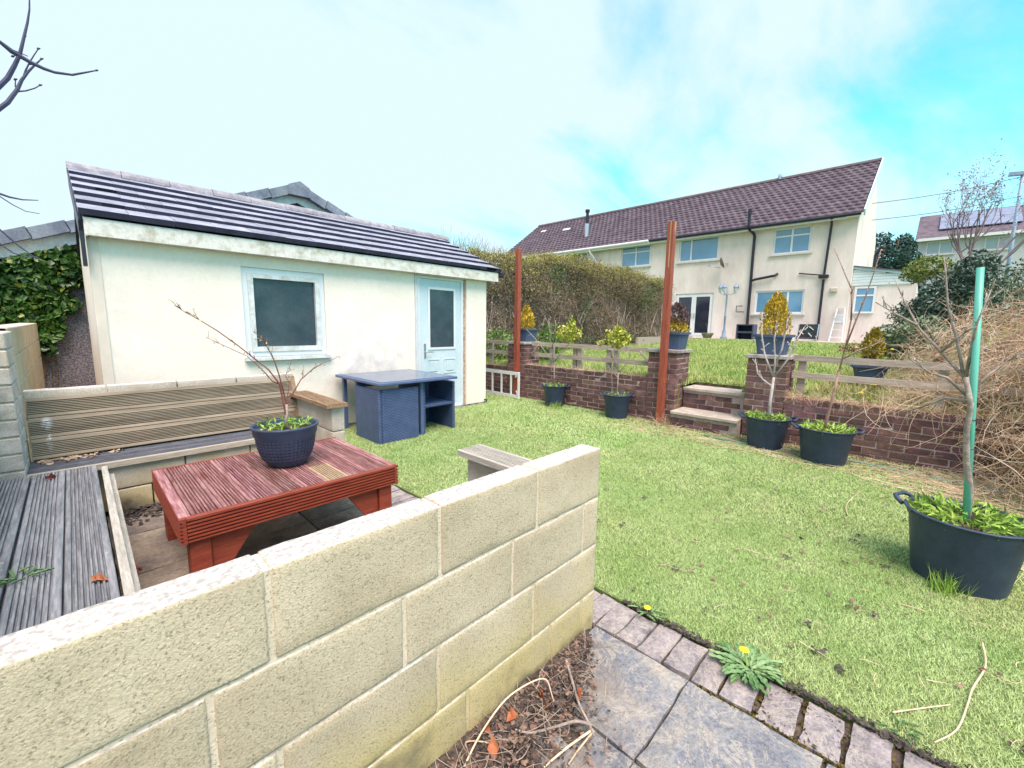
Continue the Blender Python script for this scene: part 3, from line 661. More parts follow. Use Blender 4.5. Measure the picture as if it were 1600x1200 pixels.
STEEL = mat('steel', (.55, .56, .58), (.65, .66, .68), 9, .3, metal=.9)
FOAM = mat('bare_reveal', (.30, .20, .16), (.55, .46, .38), 25, .95, .8, 60)
BLACKP = mat('black_pipe', (.012, .014, .026), (.022, .024, .04), 5, .4)
def holed_wall(name, m, parent, mapf, u0, u1, z0, z1, holes, depth):
    """one wall sheet with real openings; mapf(u, w, z): w is inward depth"""
    us = sorted({u0, u1, *[h[0] for h in holes], *[h[1] for h in holes]}); zs = sorted({z0, z1, *[h[2] for h in holes], *[h[3] for h in holes]}); mb = MB()
    for i in range(len(us)-1):
        for j in range(len(zs)-1):
            uc, zc = (us[i]+us[i+1])/2, (zs[j]+zs[j+1])/2
            if any(h[0] < uc < h[1] and h[2] < zc < h[3] for h in holes): continue
            mb.quad(mapf(us[i], 0, zs[j]), mapf(us[i+1], 0, zs[j]), mapf(us[i+1], 0, zs[j+1]), mapf(us[i], 0, zs[j+1]))
    for h in holes:
        a, b, c, d = h
        mb.quad(mapf(a, 0, c), mapf(a, depth, c), mapf(b, depth, c), mapf(b, 0, c)); mb.quad(mapf(a, 0, d), mapf(b, 0, d), mapf(b, depth, d), mapf(a, depth, d))
        mb.quad(mapf(a, 0, c), mapf(a, 0, d), mapf(a, depth, d), mapf(a, depth, c)); mb.quad(mapf(b, 0, c), mapf(b, depth, c), mapf(b, depth, d), mapf(b, 0, d))
    return mb.build(name, m, parent)
shed = thing('garden_shed', 'cream rendered shed with dark tiled roof, blue-white door and window', 'shed', (2.6, 7.1, 0))
SX0, SX1, SYB = .19, 5.045, 8.7
WH = (1.365, 2.275, .985, 1.995); DH = (3.60, 4.60, -.03, 2.115)
holed_wall('wall', RENDER, shed, lambda u, w, z: (u, YS+w, z), SX0+.05, SX1, -.04, 2.2, [WH, DH], .12)
m = MB(); m.quad((SX1, YS, -.04), (SX1, SYB, -.04), (SX1, SYB, 2.25), (SX1, 7.1, 2.98), (SX1, YS, 2.25)); m.quad((SX0, SYB, -.04), (SX0, YS, -.04), (SX0, YS, 2.25), (SX0, 7.1, 2.98), (SX0, SYB, 2.25)); m.quad((SX1, SYB, -.04), (SX0, SYB, -.04), (SX0, SYB, 2.25), (SX1, SYB, 2.25))
m.build('wall', RENDER, shed)
MB().box(SX0-.02, SX0+.055, YS-.012, YS+.1, -.04, 2.13).build('corner_strip', mat('corner_render', (.66, .60, .52), (.74, .68, .60), 5, .9, .3, 100), shed)
MB().box(SX0-.03, SX1+.16, YS-.13, YS-.105, 2.125, 2.275).build('fascia', FASCIA, shed); MB().box(SX0, SX1+.15, YS-.105, YS+.01, 2.128, 2.14).build('soffit', FASCIA, shed)
MB().box(SX0-.06, SX0-.032, YS-.10, YS-.02, 1.86, 2.25).build('verge_board', BLACKP, shed)
MB().bar((SX0-.045, YS-.10, 2.16), (SX0-.045, 7.1, 2.96), .03, .20, (0, 0, 1)).build('verge_board', BLACKP, shed)
MB().bar((SX1+.11, YS-.10, 2.16), (SX1+.11, 7.1, 2.96), .03, .16, (0, 0, 1)).build('verge_board', FASCIA, shed)
MB().box(SX1+.165, SX1+.23, YS-.20, YS-.08, 2.20, 2.30, .02).build('gutter_end', BLACKP, shed)
roof = MB()
EV = Vector((0, YS-.15, 2.285)); RG = Vector((0, 7.1, 3.05)); sl = (RG-EV); SLEN = sl.length; sd = sl.normalized(); sn_ = Vector((0, -sd.z, sd.y))
roof.quad((SX0-.03, EV.y+.02, EV.z-.02), (SX1+.14, EV.y+.02, EV.z-.02), (SX1+.14, 7.1, 3.02), (SX0-.03, 7.1, 3.02)); roof.quad((SX0-.03, 7.1, 3.02), (SX1+.14, 7.1, 3.02), (SX1+.14, 8.85, 2.25), (SX0-.03, 8.85, 2.25))
rf = roof.build('roof', TILED, shed)
NC = 6; gauge = (SLEN-.05)/NC; tw = .333
tm = MB(); tl = Vector((0, -.5, 0))
# a flat interlocking tile: thick dark nose, pale top, in the tile's own frame (x along eave, y up the slope, z out)
tm.add([(0, 0, -.004), (tw-.004, 0, -.004), (tw-.004, gauge+.05, -.002), (0, gauge+.05, -.002), (0, 0, .050), (tw-.004, 0, .050), (tw-.004, gauge+.05, .010), (0, gauge+.05, .010)], [(3, 2, 1, 0), (4, 5, 6, 7), (0, 1, 5, 4), (1, 2, 6, 5), (2, 3, 7, 6), (3, 0, 4, 7)])
tme = tm.mesh('tile', TILE); tme.materials.append(TILED)
for p in tme.polygons:
    if p.index in (2, 0): p.material_index = 1
pitch = math.atan2(sd.z, sd.y)
for c in range(NC):
    x = SX0-.055-(tw/2 if c % 2 else 0); s = c*gauge
    while x < SX1+.14:
        if x > SX0-.30 and x+tw < SX1+.42:
            p = EV+sd*s+sn_*(.012+random.uniform(-.002, .002)); me = tme; xa = x
            if x < SX0-.06: xa = SX0-.055
            if x+tw > SX1+.19: xa = SX1+.19-tw
            o = inst('tile', me, (xa, p.y, p.z), rf, (pitch, 0, 0))
        x += tw
hr = MB(); n = 8
for k, xx in enumerate((0, .445)):
    for j in range(n+1): a = math.pi*j/n; hr.v.append((xx, .125*math.cos(a), .10*math.sin(a)))
for j in range(n): hr.f.append((j, j+n+1, j+n+2, j+1))
hr.f.append(tuple(range(n+1))); hr.f.append(tuple(range(2*n+1, n, -1)))
hrm = hr.mesh('ridge_tile', RIDGE, smooth=False)
x = SX0-.06; k = 0
while x < SX1+.1: inst('ridge_tile', hrm, (x, 7.1, 3.035+.006*(k % 2)), rf, (0, 0, random.uniform(-.008, .008))); x += .45 if x+.9 < SX1+.25 else .32; k += 1
def frame_u(mapf, u0, u1, z0, z1, w0, w1, t):
    mb = MB()
    def bx(a, b, c, d):
        p = mapf(a, w0, c); q = mapf(b, w1, d); mb.box(p[0], q[0], p[1], q[1], p[2], q[2])
    bx(u0, u1, z0, z0+t); bx(u0, u1, z1-t, z1); bx(u0, u0+t, z0+t, z1-t); bx(u1-t, u1, z0+t, z1-t); return mb
def slab_u(mapf, u0, u1, z0, z1, w0, w1):
    p = mapf(u0, w0, z0); q = mapf(u1, w1, z1); return MB().box(p[0], q[0], p[1], q[1], p[2], q[2])
ms = lambda u, w, z: (u, YS+w, z)
win = frame_u(ms, 1.367, 2.273, .987, 1.993, .02, .10, .058).build('window', UPVC, shed)
frame_u(ms, 1.425, 2.215, 1.045, 1.935, .005, .09, .055).build('sash', UPVCD, win)
slab_u(ms, 1.48, 2.16, 1.10, 1.88, .05, .06).build('pane', FROST, win)
slab_u(ms, 1.34, 2.31, .945, .985, -.06, .10).build('sill', UPVCD, win)
dr = frame_u(ms, 3.66, 4.535, .015, 2.11, .01, .10, .035).build('door', UPVC, shed)
slab_u(ms, 3.603, 3.655, -.02, 2.11, -.008, .10).build('door_jamb', mat('jamb_wood', (.50, .52, .54), (.66, .70, .73), 8, .7, stretch=(8, 8, 1)), dr)
slab_u(ms, 4.538, 4.598, -.02, 2.11, .03, .10).build('raw_reveal', FOAM, dr)
DOORM = mat('pale_blue_door', (.52, .65, .72), (.58, .71, .77), 3, .4, fine=.05, fscale=20)
slab_u(ms, 3.697, 4.50, .052, 2.073, .03, .075).build('leaf', DOORM, dr)
frame_u(ms, 3.85, 4.385, .99, 1.955, .018, .04, .035).build('glazing_bead', UPVC, dr); slab_u(ms, 3.886, 4.349, 1.026, 1.919, .024, .029).build('pane', FROST, dr)
for a in (3.83, 4.15):
    for c, d in ((.60, .84), (.12, .52)):
        p_ = frame_u(ms, a, a+.24, c, d, .021, .031, .016).build('raised_panel', DOORM, dr); slab_u(ms, a+.045, a+.195, c+.045, d-.045, .019, .031).build('panel_field', DOORM, p_)
MB().box(3.77, 3.80, YS+.012, YS+.031, .87, 1.09, .004).build('handle_plate', STEEL, dr); MB().tube([(3.785, YS+.015, .96), (3.785, YS-.035, .96), (3.80, YS-.04, .96), (3.90, YS-.04, .955)], .010, 8).build('handle', STEEL, dr)
MB().box(3.66, 4.54, YS-.04, YS+.02, -.02, .014).build('threshold', STEEL, dr)
MB().box(SX0+.12, SX1, YS-.012, YS-.001, -.03, .035).build('plinth', mat('damp_plinth', (.10, .09, .11), (.30, .28, .27), 9, .95), shed)
MB().tube([(SX1-.03, YS-.005, .07), (SX1-.03, YS-.05, .07), (SX1-.03, YS-.055, .04)], .014, 6).build('tap', BLACKP, shed)

# ------------------------------------------------------------------ neighbour's garage behind, ivy
YG = 8.95
PEBBLE = mat('pebbledash', (.10, .09, .115), (.48, .45, .47), 55, .9, 1, 70, c3=(.25, .23, .26), bdist=.02, pos=(.36, .64))
gar = thing('neighbour_garage', 'pebbledash gable of a garage behind the shed with verge tiles', 'garage', (3.2, 9.5, 0))
AP = Vector((3.21, YG, 3.88)); SLP = .39; GX0, GX1 = -.62, 7.0
zl = lambda x: AP.z-abs(x-AP.x)*SLP
MB().prism([(GX0, YG, -.05), (GX1, YG, -.05), (GX1, YG, zl(GX1)-.14), (AP.x, YG, AP.z-.14), (GX0, YG, zl(GX0)-.14)], (0, 6, 0)).build('wall', PEBBLE, gar, fix=True)
rm = MB(); G0 = GX0-.5
for xa, xb in ((G0, AP.x), (AP.x, GX1+.3)): rm.prism([(xa, YG-.09, zl(xa)-.05), (xb, YG-.09, zl(xb)-.05), (xb, YG-.09, zl(xb)-.09), (xa, YG-.09, zl(xa)-.09)], (0, 6.2, 0))
gr = rm.build('roof', TILED, gar, fix=True)
BARGE = mat('barge_board', (.56, .56, .58), (.72, .72, .73), 12, .7, fine=.15)
for xa, xb in ((G0, AP.x), (AP.x, GX1+.3)): MB().prism([(xa, YG-.13, zl(xa)-.07), (xb, YG-.13, zl(xb)-.07), (xb, YG-.13, zl(xb)-.25), (xa, YG-.13, zl(xa)-.25)], (0, .03, 0)).build('barge_board', BARGE, gar, fix=True)
VT = mat('verge_tile', (.13, .16, .22), (.24, .28, .34), 5, .75, .4, 60, rnd=.12, fine=.15)
def verge(xa, xb):
    d = Vector((xb-xa, 0, zl(xb)-zl(xa))); L_ = d.length; d.normalize(); up = Vector((-d.z, 0, d.x)) if d.x > 0 else Vector((d.z, 0, -d.x)); n = int((L_-.14)/.40)-1
    a0 = L_-.14-(n+1)*.40
    for i in range(n+1):
        a = Vector((xa, YG-.15, zl(xa)))+d*(a0+i*.40); w = .018*(i % 2)
        if (a.x-AP.x)*(xa-AP.x) < 0: break
        mb = MB().obox(a+d*.20+up*(-.02+.012), (d+up*.05).normalized(), (0, 1, 0), up, .205, .10, .075); mb.build('verge_tile', VT, gr)
verge(G0, AP.x); verge(GX1+.2, AP.x)
MB().prism([AP+Vector(q) for q in ((-.20, -.27, -.15), (.20, -.27, -.15), (.19, -.27, .02), (.02, -.27, .115), (-.17, -.27, .03))], (0, .26, 0)).build('apex_tile', VT, gr, fix=True)
iv = thing('ivy', 'glossy green ivy climbing the pebbledash garage wall', 'ivy', (-.3, YG, 0))
def ivy_pts(n, off):
    out = []
    while len(out) < n:
        x = random.uniform(-1.0, .32); top_ = zl(x)-.27 if x > GX0-.3 else 2.0; z = random.uniform(.9, top_)
        # leaf mass narrows downward to the left, leaving the pebbledash bare on the right
        lim = np.interp(z, [.7, 1.1, 1.5, 1.8, 2.1, 2.4, 3.0], [-.22, -.12, .06, .12, .24, .34, .38])+.05*math.sin(z*17)
        if x < lim and random.random() < min(1, (lim-x)/.06+.35): out.append((x, YG-off*random.uniform(.1, 1)-(.05 if x < -.62 else 0), z))
    return out
leaf_mesh('leaves', ivy_pts(4200, .18), .10, IVY, iv, .9, -.2, D=(0, -.55, -.45)); leaf_mesh('yellowing_leaves', ivy_pts(260, .19), .085, IVYY, iv, .9, -.2, D=(0, -.55, -.45))
m = MB()
for i in range(14):
    x = random.uniform(-.6, -.2); pts = [(x, YG-.03, .0)]
    for k in range(7): x += random.uniform(-.05, .09); pts.append((x, YG-.03, .35*(k+1)))
    m.tube(pts, .008, 4)
m.build('stems', BARKB, iv)
# small dead shoots hanging in front of the ivy
m = MB()
for p in ([(0, 455), (45, 458), (62, 463)], [(0, 442), (25, 470), (60, 485)], [(0, 490), (25, 492), (60, 505)], [(0, 478), (35, 503), (60, 508)]):
    m.tube([on_y(a, b-150 if i < 0 else b, 6.2) for i, (a, b) in enumerate([(a-3, b-130) for a, b in p])], [.004, .003, .002], 4)
m2 = MB()
tr = thing('bare_tree', 'bare-branched tree reaching in at the top left corner', 'tree', (-1.15, 2.6, 0))
MB().tube([(-1.15, 2.6, 0), (-1.12, 2.58, 1.0), (-1.02, 2.6, 1.9), (-.95, 2.62, 2.6)], [.07, .06, .045, .03], 8).build('trunk', BARKB, tr, True)
DB = mat('blue_grey_twig', (.045, .05, .10), (.08, .085, .15), 9, .8)
bq = MB(); b0 = Vector((-1.02, 2.6, 1.9))
def pix(*a): return [on_y(x, y, 2.6) for x, y in a]
branch(bq, [b0, Vector((-.5, 2.6, 2.2))]+pix((-5, 62), (18, 80), (30, 87), (47, 97), (68, 107), (85, 113), (113, 117), (135, 113), (151, 110)), .012, .0022, 6)
branch(bq, [b0, Vector((-.6, 2.6, 2.05)), *pix((-4, 138), (12, 122), (23, 102), (31, 85), (37, 60), (43, 35), (46, 15), (46, -10))], .011, .002, 6)
branch(bq, [b0, Vector((-.6, 2.6, 1.95)), *pix((-4, 172), (12, 160), (27, 140), (34, 125), (44, 112), (55, 101), (65, 92))], .011, .002, 6)
branch(bq, pix((34, 128), (40, 110), (46, 98), (52, 88), (60, 76)), .003, .0016, 4); branch(bq, pix((27, 143), (24, 135), (24, 124)), .0025, .0015, 4)
branch(bq, pix((27, 143), (40, 142), (54, 138), (63, 133)), .003, .0016, 4); branch(bq, pix((0, 66), (20, 78), (44, 88)), .003, .0015, 4)
for a, b in ((151, 110), (60, 76), (65, 92), (63, 133), (24, 124), (20, 88), (48, 100), (23, 102), (38, 57), (13, 156)):
    p = on_y(a, b, 2.6); bq.tube([p-Vector((.004, 0, .004)), p, p+Vector((.006, 0, .004))], [.002, .0045, .001], 5)
branch(bq, [b0, Vector((-.8, 2.6, 1.75)), *pix((-8, 300), (15, 308), (35, 312), (60, 313))], .007, .0015, 4); branch(bq, pix((-8, 302), (20, 320), (40, 330), (62, 334)), .002, .0012, 4)
branch(bq, pix((-8, 352), (30, 385), (55, 402), (62, 404)), .003, .0014, 4); branch(bq, pix((-8, 375), (20, 395), (42, 402), (62, 400)), .003, .0014, 4)
bq.build('branches', DB, tr)

# ------------------------------------------------------------------ brick retaining walls, piers, steps
XW = 5.965
brick_me = []
for i in range(7):
    mb = MB().box(-.1075, .1075, -.05125, .05125, -.0325, .0325, .004); mb.v = [(a+random.uniform(-.0025, .0025), b+random.uniform(-.0025, .0025), c+random.uniform(-.002, .002)) for a, b, c in mb.v]; brick_me.append(mb.mesh('brick', BRICK))
half_me = []
for i in range(4):
    mb = MB().box(-.05125, .05125, -.05125, .05125, -.0325, .0325, .004); mb.v = [(a+random.uniform(-.0025, .0025), b+random.uniform(-.0025, .0025), c+random.uniform(-.002, .002)) for a, b, c in mb.v]; half_me.append(mb.mesh('half_brick', BRICK))
def lay(parent, c, along, half=False):
    j = (random.uniform(-.004, .004)); r = (random.gauss(0, .006), random.gauss(0, .006), (0 if along == 'x' else math.pi/2)+random.gauss(0, .008)+(math.pi if random.random() < .5 else 0))
    p = Vector(c); p.x += j if along == 'y' else 0; p.y += j if along == 'x' else 0
    inst('brick', random.choice(half_me if half else brick_me), p, parent, r)
def brick_wall(label, ya, yb, n, z0=-.02, vis=True):
    w = thing('brick_wall', label, 'wall', (XW+.1, (ya+yb)/2, 0), 'low brick retaining walls')
    MB().box(XW+.006, UX+.02, ya+.01, yb-.01, -.05, z0+n*.075-.012).build('mortar', BMORT, w)
    for c in range(n):
        y = yb-(.1125 if c % 2 else 0); z = z0+c*.075+.0325
        if c % 2: lay(w, (XW+.05125, yb-.05125, z), 'y', True)
        while y-.215 > ya-.004: lay(w, (XW+.05125, y-.1075, z), 'y'); y -= .225
        while y-ya > .02: lay(w, (XW+.0525, max(y-.05125, ya+.05125), z), 'y', True); y -= .112
    return w
brick_wall('long low dark brick retaining wall left of the garden steps', 2.917, 5.418, 9); brick_wall('short piece of dark brick wall behind the aluminium ladder beside the shed', 5.865, 8.6, 8); brick_wall('dark brick retaining wall right of the steps, running under the dry vines', -1.6, 1.128, 8)
def brick_pier(label, y0, n=14):
    """0.44 m square pier, quarter bond"""
    w = thing('brick_pier', label, 'pier', (XW+.22, y0+.22, 0), 'brick piers with stone caps'); z0 = -.02
    MB().box(XW+.006, XW+.434, y0+.006, y0+.434, -.05, z0+n*.075-.012).build('mortar', BMORT, w)
    for c in range(n):
        z = z0+c*.075+.0325; a = XW+.05125; b = XW+.44-.05125
        if c % 2 == 0:
            for xx in (a, b):
                for yy in (y0+.1075, y0+.3325): lay(w, (xx, yy, z), 'y')
            for yy in (y0+.05125, y0+.38875): lay(w, (XW+.22, yy, z), 'x')
        else:
            for yy in (y0+.05125, y0+.38875):
                for xx in (XW+.1075, XW+.3325): lay(w, (xx, yy, z), 'x')
            for xx in (a, b): lay(w, (xx, y0+.22, z), 'y')
    zt = z0+n*.075; MB().box(XW-.025, XW+.465, y0-.025, y0+.465, zt-.004, zt+.046, .008).build('cap_stone', COPING, w)
    return zt+.046
ZP = brick_pier('brick pier left of the steps carrying the half-brown conifer', 2.475); brick_pier('brick pier right of the steps carrying the tall golden conifer', 1.13); brick_pier('brick pier beside the ladder carrying the small golden conifer', 5.42)
st = thing('garden_steps', 'two brick and concrete steps between the brick piers', 'steps', (6.1, 2.05, 0))
def step(x0, x1, z0, z1, ya, yb):
    MB().box(x0+.042, x1, ya, yb, z0-.04, z1-.045).build('mortar', BMORT, st)
    t_ = MB().box(x0, x1+.04, ya, yb, z1-.042, z1, .006).build('tread', CONC, st)
    for c in range(int((z1-.05-z0)/.075+.3)):
        y = yb-(.11 if c % 2 else 0)
        if c % 2: lay(st, (x0+.085, yb-.055, z0+c*.075+.033), 'y', True)
        while y-.2 > ya: lay(st, (x0+.085, y-.1075, z0+c*.075+.033), 'y'); y -= .225
step(5.80, 6.22, -.01, .225, 1.585, 2.46); step(6.20, 6.60, .225, .525, 1.60, 2.46); MB().box(6.612, 6.70, 1.60, 2.46, .30, .560).build('earth_edge', SOIL, st)

# rail fences standing on the walls
RAILM = mat('weathered_rail', (.30, .25, .21), (.50, .44, .38), 4, .85, .4, 30, (14, 1.2, 14), rnd=.1, fine=.2)
def rails(label, ya, yb, posts, braces=()):
    f = thing('rail_fence', label, 'fence', (6.2, (ya+yb)/2, .6), 'two-rail timber fences on the brick walls')
    for z0 in (.80, 1.005): MB().obox((6.17, (ya+yb)/2, z0+.035), (0, 1, random.uniform(-.008, .008)), (1, 0, 0), (0, 0, 1), (yb-ya)/2, .018, .036).build('rail', RAILM, f)
    for y in posts: MB().box(6.19, 6.26, y-.04, y+.04, .50, 1.03, .004).build('post', RAILM, f)
    for y, s in braces: MB().bar((6.145, y, .86), (6.145, y+s*.14, 1.02), .02, .05, (1, 0, 0)).build('brace', RAILM, f)
rails('two-rail weathered fence on the long brick wall', 2.95, 5.40, (3.6, 3.73, 4.32, 4.42, 4.95), ((5.36, -1), (3.0, 1))); rails('two-rail weathered fence between shed and brick pier', 5.88, 8.0, (6.6, 7.4), ((5.92, 1),)); rails('two-rail weathered fence on the right wall, half buried in dry vines', -1.6, 1.11, (1.02, -.2), ())

# red posts
def red_post(label, x, y, h, g='red stained posts by the brick wall'):
    mb = MB(); mb.box(x-.045, x+.045, y-.045, y+.045, -.05, h, .004); o = top(mb, 'red_post', POSTRED, label, 'post', g); bw_ = mat('bare_post_wood', (.34, .20, .10), (.50, .36, .20), 5, .8, stretch=(14, 14, 1))
    if 'chipped' not in label: return o
    MB().box(x-.047, x-.044, y-.010, y+.004, h-.62, h-.003).build('bare_strip', bw_, o); MB().prism([(x-.02, y-.049, h-.004), (x-.028, y-.049, h-.11), (x-.005, y-.049, h-.20), (x+.006, y-.049, h-.12), (x+.026, y-.049, h-.07), (x+.03, y-.049, h-.004)], (0, .003, 0)).build('bare_strip', bw_, o); return o
red_post('tall red stained post beside the ladder near the shed corner', 5.905, 5.56, 2.79); red_post('tall red stained post with chipped top at the pier left of the steps', 5.86, 2.63, 2.83)
red_post('red stained post cut by the left edge of the photo', -.50, 4.72, 2.2)

# aluminium ladder on its side
ALU = mat('aluminium', (.68, .70, .72), (.78, .80, .82), 8, .4)
ld = thing('aluminium_ladder', 'silver ladder lying on its side between shed and red post', 'ladder', (5.83, 6.3, 0))
for z in (.035, .475): MB().box(5.80, 5.826, 5.42, 8.3, z-.03, z+.03).build('rail', ALU, ld)
for i in range(11): MB().box(5.80, 5.826, 5.60+i*.26, 5.63+i*.26, .066, .444).build('rung', ALU, ld)
for a, b in (((5.813, 5.40, .50), (5.813, 5.50, .40)), ((5.813, 5.40, -.0), (5.813, 5.47, .15))): MB().bar(a, b, .02, .03, (1, 0, 0)).build('corner_stay', ALU, ld)
MB().box(5.79, 5.835, 5.40, 5.425, .01, .50).build('end_rail', ALU, ld)

# ------------------------------------------------------------------ tubs with young trees along the wall
def tub(label, c, r, h=.37, weeds=120, wsz=.07, hang=.6, wcol=None):
    t = thing('potted_tree', label, 'potted tree', c, 'black tubs with young trees on the lawn'); c = Vector(c)
    p = MB().lathe([(0, .004), (r*.76, 0), (r*.78, .01), (r*.94, h*.86), (r*.985, h*.9), (r, h*.975), (r+.012, h*.98), (r+.012, h), (r-.006, h), (r*.93, h*.9), (0, h*.88)], c, 36).build('tub', POT, t, True)
    ang = math.atan2(c.y, c.x)+math.pi/2+random.uniform(-.3, .3)
    for s in (0, math.pi):
        d = Vector((math.cos(ang+s), math.sin(ang+s), 0)); q = Vector((-d.y, d.x, 0)); e = c+d*(r+.004)+Z_*(h-.006)
        MB().tube([e-q*.075-Z_*.02, e-q*.07+d*.035+Z_*.004, e-q*.045+d*.055+Z_*.012, e+q*.045+d*.055+Z_*.012, e+q*.07+d*.035+Z_*.004, e+q*.075-Z_*.02], .0125, 6).build('handle', POT, p, True)
    MB().lathe([(0, h*.9), (r*.94, h*.9)], c, 24).build('soil', SOIL, t)
    a = rng.uniform(0, 2*np.pi, weeds); rr = np.sqrt(rng.uniform(.02, 1, weeds))*r*.98
    P = np.stack([c.x+np.cos(a)*rr, c.y+np.sin(a)*rr, c.z+h*.92+rng.uniform(0, .06, weeds)], 1)
    leaf_mesh('weeds', P, wsz, wcol or WEED, t, .30, .5, D=np.stack([np.cos(a)*hang, np.sin(a)*hang, np.full(weeds, .35)], 1))
    return t
def ctr(px, py, x): p = on_x(px, py, x); return Vector((x, p.y, 0))
def px_tree(t, x, paths, r0, r1, m=BARK, sub=3, sl=.06, buds=None, dx=.0):
    mb = MB(); tp = []
    for i, pp in enumerate(paths):
        pts = [on_x(a, b, x+dx*(k/len(pp))*(1 if i % 2 else -1)) for k, (a, b) in enumerate(pp)]
        branch(mb, pts, r0 if i == 0 else r0*.55, r1 if i else r0*.62, 6 if i == 0 else 5, tp, sub if i else 0, sl)
    o = mb.build('trunk_and_branches', m, t, True)
    if buds: leaf_mesh('buds', np.array(tp)+rng.normal(0, .01, (len(tp), 3)), buds[0], buds[1], t)
    return tp
PINKBUD = mat('pink_bud', (.42, .30, .26), (.58, .48, .42), 9, .8); YG = mat('yellow_green_leaf', (.30, .36, .04), (.52, .54, .10), 4, .6, fine=.25, fscale=9)
x = 5.745; t = tub('black tub nearest the shed with a forked young tree, leaves on one side', ctr(866, 625, x), .195, weeds=110, wsz=.05)
px_tree(t, x, [[(866, 612), (866, 590), (866, 566)], [(866, 567), (850, 547), (837, 530), (822, 514)], [(866, 567), (861, 545), (859, 520), (857, 497)], [(866, 566), (878, 550), (888, 538), (899, 528)], [(862, 545), (868, 520), (868, 500)]], .016, .004, buds=(.022, PINKBUD), dx=.12)
def leaf_ball(t, cpx, x, n, s, size=.06, m=YG):
    c = np.array(on_x(*cpx, x)); v = rng.normal(size=(n, 3)); v /= np.linalg.norm(v, axis=1)[:, None]; v *= (rng.uniform(.15, 1, n)**.4)[:, None]*np.array(s)
    v *= (1+.35*np.sin(v[:, :1]*31)*np.sin(v[:, 1:2]*27+1)); leaf_mesh('leaves', c+v, size, m, t, .55, .6)
leaf_ball(t, (889, 521), x+.05, 420, (.16, .22, .16)); leaf_ball(t, (893, 508), x+.05, 60, (.07, .06, .14))
x = 5.735; t = tub('black tub at the middle of the long brick wall with a leafy yellow-green top', ctr(963, 645, x), .205, weeds=80, wsz=.04)
px_tree(t, x, [[(963, 628), (965, 605), (966, 582)], [(965, 590), (950, 572), (942, 562)], [(966, 582), (962, 565), (960, 545), (958, 534)], [(966, 582), (978, 570), (984, 555), (978, 540)], [(958, 560), (948, 545), (936, 537)], [(957, 612), (956, 592), (955, 570)]], .014, .004, buds=(.02, PINKBUD), dx=.12)
leaf_ball(t, (966, 529), x+.05, 430, (.16, .19, .15)); leaf_ball(t, (938, 536), x, 40, (.05, .07, .05)); leaf_ball(t, (965, 515), x, 50, (.07, .06, .07))
x = 5.63; t = tub('black tub right of the steps with a pale-barked young tree', ctr(1195, 690, x), .235, weeds=330, wsz=.058)
px_tree(t, x, [[(1201, 668), (1203, 630), (1209, 590)], [(1209, 590), (1195, 555), (1190, 522), (1191, 487)], [(1209, 590), (1211, 566), (1210, 532), (1213, 506)], [(1211, 588), (1232, 560), (1244, 532), (1257, 511)], [(1210, 575), (1222, 545), (1228, 515), (1232, 490)], [(1205, 603), (1192, 593), (1184, 584), (1180, 560)]], .022, .005, mat('pale_bark', (.34, .31, .32), (.55, .52, .52), 14, .8, .4, 60), 6, .07, (.026, PINKBUD), dx=.1)
x = 5.46; t = tub('black tub under the right wall with a thin whippy sapling', ctr(1286, 712, x), .25, weeds=360, wsz=.058)
px_tree(t, x, [[(1288, 690), (1291, 658), (1300, 625), (1311, 580)], [(1311, 580), (1322, 540), (1330, 500), (1332, 455), (1322, 432), (1312, 408), (1303, 388)], [(1320, 545), (1336, 505), (1352, 465), (1366, 425), (1377, 389)], [(1318, 560), (1340, 548), (1362, 540), (1383, 531)], [(1330, 500), (1331, 475), (1330, 450)]], .017, .003, mat('russet_bark', (.24, .13, .11), (.40, .27, .23), 14, .8, .4, 60), 4, .07, (.016, PINKBUD), dx=.15)
x = 3.39; c5 = ctr(1497, 890, x); t = tub('large black tub in the right foreground with staked bare tree', c5, .252, .385, 520, .060, .7)
px_tree(t, x, [[(1503, 830), (1512, 800), (1516, 765), (1510, 720), (1510, 675), (1517, 632), (1509, 590)], [(1507, 590), (1470, 550), (1436, 513), (1413, 471), (1398, 436)], [(1433, 508), (1414, 498), (1396, 488), (1368, 472)], [(1507, 592), (1495, 528), (1481, 477), (1478, 430), (1475, 402)], [(1509, 590), (1520, 535), (1527, 505), (1549, 452)], [(1513, 626), (1476, 622), (1442, 635), (1405, 647)], [(1513, 620), (1480, 590), (1452, 582), (1420, 560)], [(1516, 612), (1545, 585), (1580, 560)], [(1470, 550), (1490, 533), (1508, 520)]], .017, .0028, BARK, 5, .07, (.012, PINKBUD), dx=.12)
MB().tube([on_x(1508, 835, x-.04), on_x(1520, 620, x-.03), on_x(1532, 418, x-.02)], .0155, 10).build('support_stake', mat('mint_green_plastic', (.10, .42, .33), (.13, .48, .38), 5, .4), t, True)
m = MB()
for a, b in ((1514, 655), (1512, 700)):
    p = on_x(a+3, b, x-.02); m.lathe([(.028, -.004), (.031, 0), (.028, .004)], p, 12)
m.build('tree_tie', BLACKP, t)
# grass tuft at the foot of that tub
def tuft(label, c, n, h, m, name='grass_tuft', spread=.05, wid=.006):
    X = c[0]+rng.normal(0, spread, n); Y = c[1]+rng.normal(0, spread, n)
    o = blades(name, X, Y, np.full(n, c[2]), np.full(n, h), np.full(n, wid), .6, m); del o['kind']; return tag(o, label, 'grass')
p5 = on_x(1487, 920, 3.19); tuft('tuft of long green grass against the large right tub', (3.17, p5.y+.02, 0), 130, .11, WEED, spread=.035)
tuft('small grass tuft against the tub nearest the shed', (5.56, ctr(868, 632, 5.56).y, 0), 90, .12, WEED, spread=.05)

